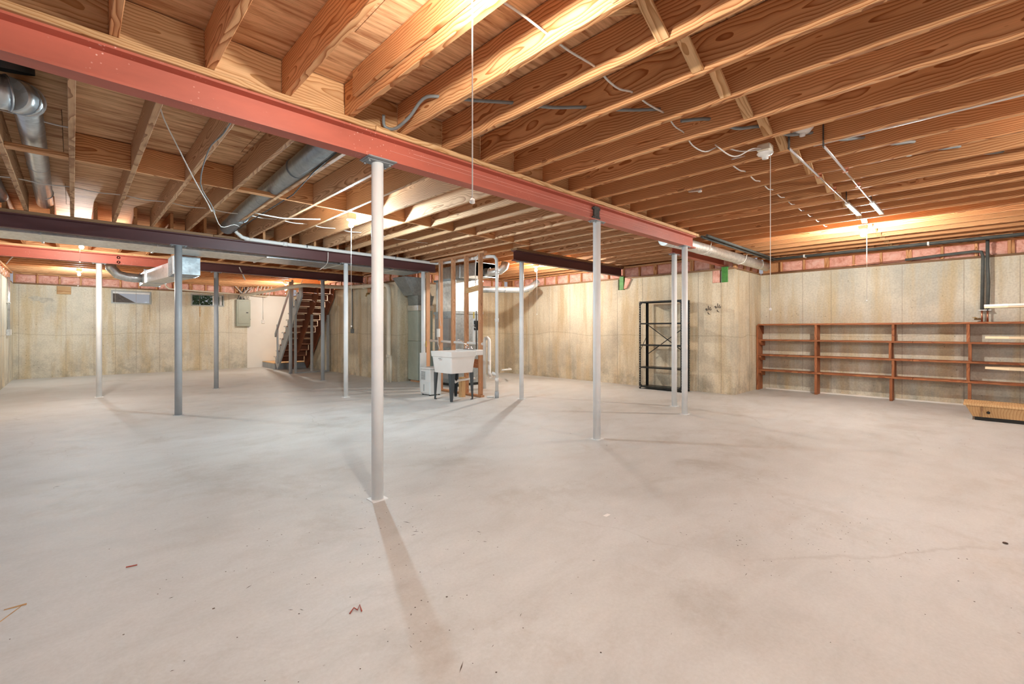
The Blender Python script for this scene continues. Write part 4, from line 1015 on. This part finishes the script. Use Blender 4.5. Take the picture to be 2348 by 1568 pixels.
# ================================================================ SINK
def sink():
    e = empty('utility_sink', (4.93, 6.60, 0), 'white moulded utility sink on dark tapered legs before the stud wall', 'sink')
    x0, x1, y0, y1 = 4.63, 5.22, 6.30, 6.92      # rim footprint
    zr, zb = .868, .487
    bm = bmesh.new()
    def ring(dx, dz, seg=4, rad=.04):
        out = []
        xa, xb, ya, yb = x0 + dx, x1 - dx, y0 + dx, y1 - dx
        for cx, cy, a0 in ((xb - rad, yb - rad, 0), (xa + rad, yb - rad, 90), (xa + rad, ya + rad, 180), (xb - rad, ya + rad, 270)):
            for i in range(seg + 1):
                a = math.radians(a0 + 90 * i / seg); out.append(bm.verts.new((cx + rad * math.cos(a), cy + rad * math.sin(a), dz)))
        return out
    rings = [ring(.055, zb, rad=.03), ring(.022, .765, rad=.03), ring(.018, .77, rad=.03), ring(.010, .775, rad=.03), ring(0, zr - .005, rad=.03), ring(.004, zr, rad=.03), ring(.030, zr, rad=.03), ring(.036, zr - .01, rad=.03), ring(.085, zb + .03, rad=.03)]
    for a, b in zip(rings[:-1], rings[1:]):
        n = len(a)
        for i in range(n): bm.faces.new((a[i], a[(i + 1) % n], b[(i + 1) % n], b[i]))
    bm.faces.new(rings[0][::-1]); bm.faces.new(rings[-1])
    bmesh.ops.recalc_face_normals(bm, faces=bm.faces)
    me = D.meshes.new('basin'); bm.to_mesh(me); bm.free(); me.materials.append(M['sink'])
    o = D.objects.new('basin', me); link(o, Matrix(), e)
    MB().cbox(5.20, 5.36, 6.30, 6.92, .79, .885, .008).build('back_ledge', 'sink', e)
    MB().cbox(4.624, 4.632, 6.58, 6.66, .742, .752, .001).build('moulded_badge', 'plug', e)
    MB().lathe([(.001, 0), (.03, 0), (.03, .004), (.001, .004)], (4.92, 6.6, zb + .031), 14).build('drain_strainer', 'bolt', e)
    for lx, ly, sx, sy in ((4.715, 6.385, -1, -1), (5.14, 6.385, 1, -1), (4.715, 6.84, -1, 1), (5.14, 6.84, 1, 1)):
        m = MB()
        # angle-section leg, wide at top and tapering to the foot
        tx, ty = lx - sx * .012, ly - sy * .012; bx_, by_ = lx + sx * .012, ly + sy * .012
        wt, wb_ = .088, .032; t = .004
        m.loft([(bx_ - wb_ / 2, by_ + sy * wb_ / 2 - t, 0.012), (bx_ + wb_ / 2, by_ + sy * wb_ / 2 - t, 0.012), (bx_ + wb_ / 2, by_ + sy * wb_ / 2 + t, 0.012), (bx_ - wb_ / 2, by_ + sy * wb_ / 2 + t, 0.012)],
               [(tx - wt / 2, ty + sy * wt / 2 - t, zb), (tx + wt / 2, ty + sy * wt / 2 - t, zb), (tx + wt / 2, ty + sy * wt / 2 + t, zb), (tx - wt / 2, ty + sy * wt / 2 + t, zb)])
        m.loft([(bx_ + sx * wb_ / 2 - t, by_ - wb_ / 2, 0.012), (bx_ + sx * wb_ / 2 + t, by_ - wb_ / 2, 0.012), (bx_ + sx * wb_ / 2 + t, by_ + wb_ / 2, 0.012), (bx_ + sx * wb_ / 2 - t, by_ + wb_ / 2, 0.012)],
               [(tx + sx * wt / 2 - t, ty - wt / 2, zb), (tx + sx * wt / 2 + t, ty - wt / 2, zb), (tx + sx * wt / 2 + t, ty + wt / 2, zb), (tx + sx * wt / 2 - t, ty + wt / 2, zb)])
        lg = m.build('leg', 'sinkleg', e)
        MB().cbox(bx_ - .019, bx_ + .019, by_ - .019, by_ + .019, 0, .014, .002).build('foot', 'sinkleg', lg)
    f = MB(); f.box(5.24, 5.32, 6.50, 6.74, .885, .893); f.build('faucet_deck', 'black', e)
    f = MB()
    for yy in (6.54, 6.70): f.lathe([(.018, 0), (.02, .02), (.012, .03), (.02, .05), (.001, .055)], (5.28, yy, .893), 12)
    f.lathe([(.022, 0), (.018, .03), (.001, .035)], (5.28, 6.62, .893), 12)
    f.build('tap_handles', 'chrome', e)
    MB().tube([(5.28, 6.62, .91), (5.24, 6.66, .98), (5.16, 6.73, 1.06), (5.13, 6.76, 1.06), (5.12, 6.77, 1.03)], .009, 10).build('spout', 'chrome', e)
    MB().tube([(4.92, 6.6, .49), (4.92, 6.6, .36), (4.96, 6.6, .30), (5.02, 6.6, .33), (5.3, 6.6, .34), (5.40, 6.6, .34)], .02, 10).build('trap', 'pvc', e)
    return e
sink()

# ================================================================ DEHUMIDIFIER
e = empty('dehumidifier', (4.96, 7.38, 0), 'pale grey upright dehumidifier on the floor left of the sink', 'dehumidifier')
MB().cbox(4.83, 5.09, 7.22, 7.54, .02, .505, .012).build('housing', 'dehum', e)
MB().cbox(4.81, 5.10, 7.205, 7.555, .495, .53, .01).build('top_cover', 'dehum', e)
MB().box(4.90, 5.04, 7.28, 7.48, .53, .534).build('top_vent', 'dehumdark', e)
for i in range(9): MB().box(4.822, 4.832, 7.38, 7.51, .30 + .018 * i, .308 + .018 * i).build('grille_slat', 'dehumdark', e)
MB().cbox(4.818, 4.832, 7.235, 7.53, .05, .27, .006).build('water_tank', 'dehum', e)
MB().box(4.812, 4.819, 7.40, 7.412, .08, .21).build('level_window', 'plug', e)
for xx in (4.86, 5.06):
    for yy in (7.26, 7.50): MB().box(xx - .015, xx + .015, yy - .015, yy + .015, 0, .02).build('foot', 'black', e)
MB().box(4.86, 5.0, 7.60, 7.62, .12, .80).build('air_filter', 'dehum', None, 'thin pale panel leaning behind the dehumidifier', 'panel')

# ================================================================ STAIRS
st = empty('staircase', (5.08, 14, 0), 'open wooden staircase seen from below with grey stringers', 'staircase')
RS = 0.19; NT = 12
def stringer_poly(cut=True):
    # (y, z) sawtooth with steps, lower edge parallel
    p = [(15.42, 0.0), (15.62, 0.20)]
    y, z = 15.62, .20
    for i in range(NT):
        z += RS; p.append((y, z)); y -= RS; p.append((y, z))
    p += [(y - .02, z - .10), (y - .02, z - .28)]
    return p
poly = stringer_poly()
for x, mt, nm in ((4.63, 'greypaint', 'stringer'), (5.06, 'stairwood', 'stringer'), (5.52, 'stairwood', 'stringer')):
    MB().prism(poly, 'x', x, x + .04).build(nm, mt, st)
MB().prism([(a, b) for a, b in [(15.66, .22), (15.66, .235)] + []] + [(13.2, 2.68), (13.2, 2.66)], 'x', 4.622, 4.628).build('stringer_trim', 'whitetrim', st)
y, z = 15.62, .20
for i in range(NT):
    z += RS
    o = MB().cbox(4.60, 5.55, y - RS - .01, y + .03, z, z + .026, .003).build('tread', 'stairwood', st)
    MB().box(4.672, 5.50, y - .02, y, z - RS + .034, z - .006).build('riser', 'stairwood', st)
    MB().cbox(4.592, 4.60, y - RS, y + .035, z - .004, z + .032, .001).build('tread_end', 'whitetrim', st)
    y -= RS
e = empty('stair_platform', (5.0, 16.2, 0), 'low grey boxed landing at the foot of the stairs', 'platform')
MB().box(4.62, 5.58, 15.63, 16.88, .0, .175).build('skirt', 'greypaint', e)
MB().cbox(4.60, 5.58, 15.61, 16.88, .176, .20, .003).build('landing_board', 'boxwood', e)
hr = empty('handrail', (4.6, 15.1, .3), 'grey wooden handrail with newel beside the stairs', 'handrail')
plank('newel_post', 'greypaint', hr, (4.56, 15.17, .21), (4.56, 15.17, 1.42), .05, .05, up=(1, 0, 0))
plank('newel_post', 'greypaint', hr, (4.56, 13.85, 1.9), (4.56, 13.85, 2.69), .05, .05, up=(1, 0, 0))
plank('rail_bar', 'greypaint', hr, (4.55, 15.34, 1.10), (4.55, 13.85, 2.62), .045, .06)
plank('rail_bar', 'greypaint', hr, (4.55, 15.34, 1.04), (4.55, 15.20, 1.2), .05, .05)
uf = empty('support_frame', (5.05, 13.7, 0), 'grey painted stud frame standing under the staircase', 'frame')
plank('bottom_plate', 'greypaint', uf, (4.58, 13.72, .019), (5.56, 13.72, .019), .089, .038)
plank('frame_post', 'greypaint', uf, (4.60, 13.72, .038), (4.60, 13.72, 1.68), .05, .089, up=(0, 1, 0))
plank('frame_post', 'greypaint', uf, (5.06, 13.72, .038), (5.06, 13.72, 1.70), .05, .089, up=(0, 1, 0))
plank('frame_post', 'greypaint', uf, (5.53, 13.72, .038), (5.53, 13.72, 1.70), .05, .089, up=(0, 1, 0))
MB().lathe([(.001, 0), (.05, 0), (.06, .03), (.05, .08), (.03, .10), (.001, .11)], (4.80, 14.35, 1.5565), 12).build('jar', 'black', None, 'small dark pot on a stair tread', 'pot')

# ================================================================ METAL RACK
rk = empty('metal_rack', (8.86, 4.61, 0), 'black metal five-shelf rack against the tan wall', 'rack')
rx0, rx1, ry0, ry1, rz = 8.68, 9.00, 4.13, 5.09, 1.85
for (px, py, sx, sy) in ((rx0, ry0, 1, 1), (rx1, ry0, -1, 1), (rx0, ry1, 1, -1), (rx1, ry1, -1, -1)):
    m = MB(); t = .003
    m.box(*sorted((px, px + sx * .044)), *sorted((py, py + sy * t)), 0, rz)
    m.box(*sorted((px, px + sx * t)), *sorted((py, py + sy * .044)), 0, rz)
    p = m.build('upright', 'black', rk)
    m = MB()
    for k in range(36):
        zz = .04 + k * .05
        m.box(*sorted((px + sx * .014, px + sx * .022)), *sorted((py - sy * .0006, py + sy * .001)), zz, zz + .018)
        m.box(*sorted((px - sx * .0006, px + sx * .001)), *sorted((py + sy * .014, py + sy * .022)), zz, zz + .018)
    m.build('slot_row', 'bolt', p)
for z in (.035, .44, .91, 1.365, 1.82):
    m = MB(); m.box(rx0 + .003, rx1 - .003, ry0 + .003, ry1 - .003, z + .024, z + .028)
    for a in ((rx0 + .003, rx0 + .006, ry0, ry1), (rx1 - .006, rx1 - .003, ry0, ry1), (rx0, rx1, ry0 + .003, ry0 + .006), (rx0, rx1, ry1 - .006, ry1 - .003)):
        m.box(*a, z, z + .028)
    sh = m.build('shelf', 'black', rk)
    m = MB()
    for py in (ry0 + .018, ry1 - .018):
        m.tube([(rx0 - .004, py, z + .012), (rx0 + .002, py, z + .012)], .006, 6)
    m.tube([(rx0 + .018, ry0 - .004, z + .012), (rx0 + .018, ry0 + .002, z + .012)], .006, 6)
    m.build('shelf_bolts', 'bolt', sh)
for a, b in (((rx1, ry1 - .02, 1.36), (rx1, ry0 + .02, .72)), ((rx1, ry1 - .02, .72), (rx1, ry0 + .02, 1.36))):
    MB().bar(a, b, .003, .018, up=(0, 1, 1)).build('back_brace', 'black', rk)
for yy in (ry0, ry1):
    for a, b in (((rx0 + .01, yy, .76), (rx1 - .01, yy, 1.10)),):
        MB().bar(a, b, .003, .016, up=(0, 0, 1)).build('side_brace', 'black', rk)
for py, s_ in ((ry1, -1), (ry0, 1)):
    for z, u in ((rz - .03, -1), (.06, 1)):
        MB().prism([(py, z), (py + s_ * .09, z), (py, z + u * .09)], 'x', rx0 - .003, rx0).build('gusset', 'black', rk)

# ================================================================ WOODEN SHELVES
ws = empty('wooden_shelves', (10.45, .9, 0), 'long reddish wooden shelf unit along the right wall', 'shelves')
sx0, sx1 = 10.28, 10.56
ZT = (1.355, 1.035, .725, .41)
for i, z in enumerate(ZT):
    a = 3.27; 
    while a > -2.6:
        b = max(a - 2.44, -2.6)
        plank('shelf_board', 'shelfwood', ws, (10.42 + .001 * i, b + .002, z), (10.42 + .001 * i, a - .002, z), sx1 - sx0, .03 if i else .032)
        a = b
plank('side_panel', 'shelfwood', ws, (10.42, 3.275, 0), (10.42, 3.275, 1.34), .035, .28, up=(1, 0, 0))
for yb, off in ((2.24, 0), (1.11, .02), (.155, -.01), (-.85, .02), (-1.9, 0)):
    lv = [1.339, ZT[1] + .015], [ZT[1] - .015, ZT[2] + .015], [ZT[2] - .015, ZT[3] + .015]
    for j, (za, zb_) in enumerate(lv):
        o = off * (1 if j % 2 else -1)
        plank('upright_board', 'shelfwood', ws, (10.42, yb + o, zb_), (10.42, yb + o, za), .04, .26, up=(1, 0, 0))
    MB().prism([(10.54, 0), (10.30, 0), (10.28, .04), (10.30, ZT[3] - .016), (10.54, ZT[3] - .016)], 'y', yb - .02 + off * .5, yb + .02 + off * .5).build('foot_board', 'shelfwood', ws)
for z in ZT[1:]:
    MB().prism([(10.56, z - .016), (10.30, z - .016), (10.30, z - .05), (10.36, z - .10), (10.56, z - .12)], 'y', 3.21, 3.257).build('corbel', 'shelfwood', ws)
MB().prism([(10.56, 1.338), (10.34, 1.338), (10.56, 1.16)], 'y', 3.235, 3.257).build('corbel', 'stairwood', ws)
MB().bar((10.592, 3.2, .012), (10.592, -2.5, .012), .012, .024).build('mortar_fillet', 'whitepaint', wall_shelf, label='pale sealant line at the wall foot')

# ================================================================ STORAGE RACK AT THE RIGHT EDGE
sr = empty('board_rack', (9.05, -1.0, 0), 'freestanding rack with pale tapered boards at the right edge', 'rack')
def tapered(z, th, mt, nm, x0=8.95, dep=.30, y1=-.01, tip=.22):
    pl = [(x0, y1 - tip), (x0 + dep * .4, y1), (x0 + dep * .6, y1), (x0 + dep, y1 - tip), (x0 + dep, -2.2), (x0, -2.2)]
    return MB().prism(pl, 'z', z, z + th).build(nm, mt, sr)
tapered(1.565, .028, 'skiwhite', 'tapered_board'); tapered(1.545, .018, 'skicream', 'board_core', x0=8.955)
tapered(1.125, .03, 'skicream', 'tapered_board', y1=-.02)
tapered(.705, .03, 'skicream', 'tapered_board', y1=-.02)
for yy in (-.9, -2.0):
    plank('rack_post', 'stud', sr, (9.47, yy, 0), (9.47, yy, 1.75), .04, .07, up=(1, 0, 0))
    for z in (1.525, 1.105, .685): plank('bracket_arm', 'stud', sr, (9.455, yy, z), (8.98, yy, z), .04, .038)
e = empty('timber_box', (9.1, -.6, 0), 'yellow pine boards forming a low box with black base at the right edge', 'box')
m = MB(); m.loft([(8.97, .10, .05), (9.33, .10, .05), (9.33, -2.0, .05), (8.97, -2.0, .05)], [(8.93, .17, .20), (9.37, .17, .20), (9.37, -2.0, .20), (8.93, -2.0, .20)])
m.build('angled_side', 'boxwood', e)
MB().cbox(8.90, 9.40, -2.0, .19, .201, .232, .004).build('top_board', 'boxwood', e)
MB().box(8.99, 9.32, -1.98, .08, .0, .05).build('black_base', 'black', e)
m = MB(); m.loft([(8.962, .06, .06), (8.966, .06, .06), (8.966, -.0, .06), (8.962, -.0, .06)], [(8.925, .06, .195), (8.929, .06, .195), (8.929, .0, .195), (8.925, .0, .195)]); 
MB().box(8.915, 8.93, .005, .018, .06, .20).build('seam_strap', 'plate_dark', e)
MB().lathe([(.001, 0), (.018, 0), (.018, -.004), (.001, -.004)], (8.937, -.05, .12), 14, 'x').build('bolt_hole', 'black', e)

# ================================================================ FLOOR BITS
MB().box(2.55, 2.60, 1.74, 1.765, .0, .0012).build('paper_scrap', 'paper', None, 'small white paper strip on the floor right of centre', 'paper')
m = MB(); m.tube([(.87, 1.92, .004), (.90, 1.945, .006), (.905, 1.92, .005), (.93, 1.95, .005), (.915, 1.90, .004)], .003, 5)
m.build('wire_scrap', 'redbit', None, 'curled red scrap on the floor below the nearest column', 'scrap')
m = MB(); m.bar((.20, 3.11, .003), (.245, 3.10, .003), .005, .004); m.build('wood_splinter', 'redbit', None, 'short brown splinter on the floor at the left', 'scrap')
m = MB(); m.lathe([(.001, .008), (.012, .006), (.012, 0), (.001, 0)], (3.9, -.09, 0), 7); m.build('dark_pebble', 'debris', None, 'dark pebble on the floor near the right edge', 'pebble')
rnd = random.Random(77); m = MB()
for i in range(420):
    px = rnd.uniform(-.8, 7.5); py = rnd.uniform(-.3, 7.5)
    if rnd.random() < .45:
        c = rnd.choice([(1.6, 3.0), (1.1, 1.7), (2.9, .8), (1.5, 2.3), (3.4, .5), (.6, 2.6)]); px = c[0] + rnd.gauss(0, .28); py = c[1] + rnd.gauss(0, .28)
    s_ = rnd.uniform(.0015, .0045) * (1 if rnd.random() < .93 else 1.6); a = rnd.uniform(0, 6.28); k = rnd.uniform(.4, 1.0) if rnd.random() < .85 else 4.5
    dx, dy = math.cos(a), math.sin(a)
    kk = s_ * (1 if k < 2 else .35)
    m.add([(px - dx * s_ * max(k, 1), py - dy * s_ * max(k, 1), 0.0004), (px + dy * kk, py - dx * kk, 0.0004), (px + dx * s_ * max(k, 1), py + dy * s_ * max(k, 1), 0.0004), (px - dy * kk, py + dx * kk, 0.0004), (px, py, .002)],
          [(0, 1, 4), (1, 2, 4), (2, 3, 4), (3, 0, 4)])
m.build('floor_grit', 'debris', None, 'scattered dark grit on the grey floor', 'grit', kind='stuff')
# rust marks low left
m = MB()
m.add([(-.24, 2.88, .0006), (-.16, 3.02, .0006), (-.17, 2.99, .0006), (-.245, 2.86, .0006)], [(0, 1, 2, 3)])
m.add([(-.22, 3.02, .0006), (-.15, 3.02, .0006), (-.15, 3.0, .0006), (-.22, 3.01, .0006)], [(0, 1, 2, 3)])
m.build('rust_mark', 'rust', D.objects['floor'] if 'floor' in D.objects else None)
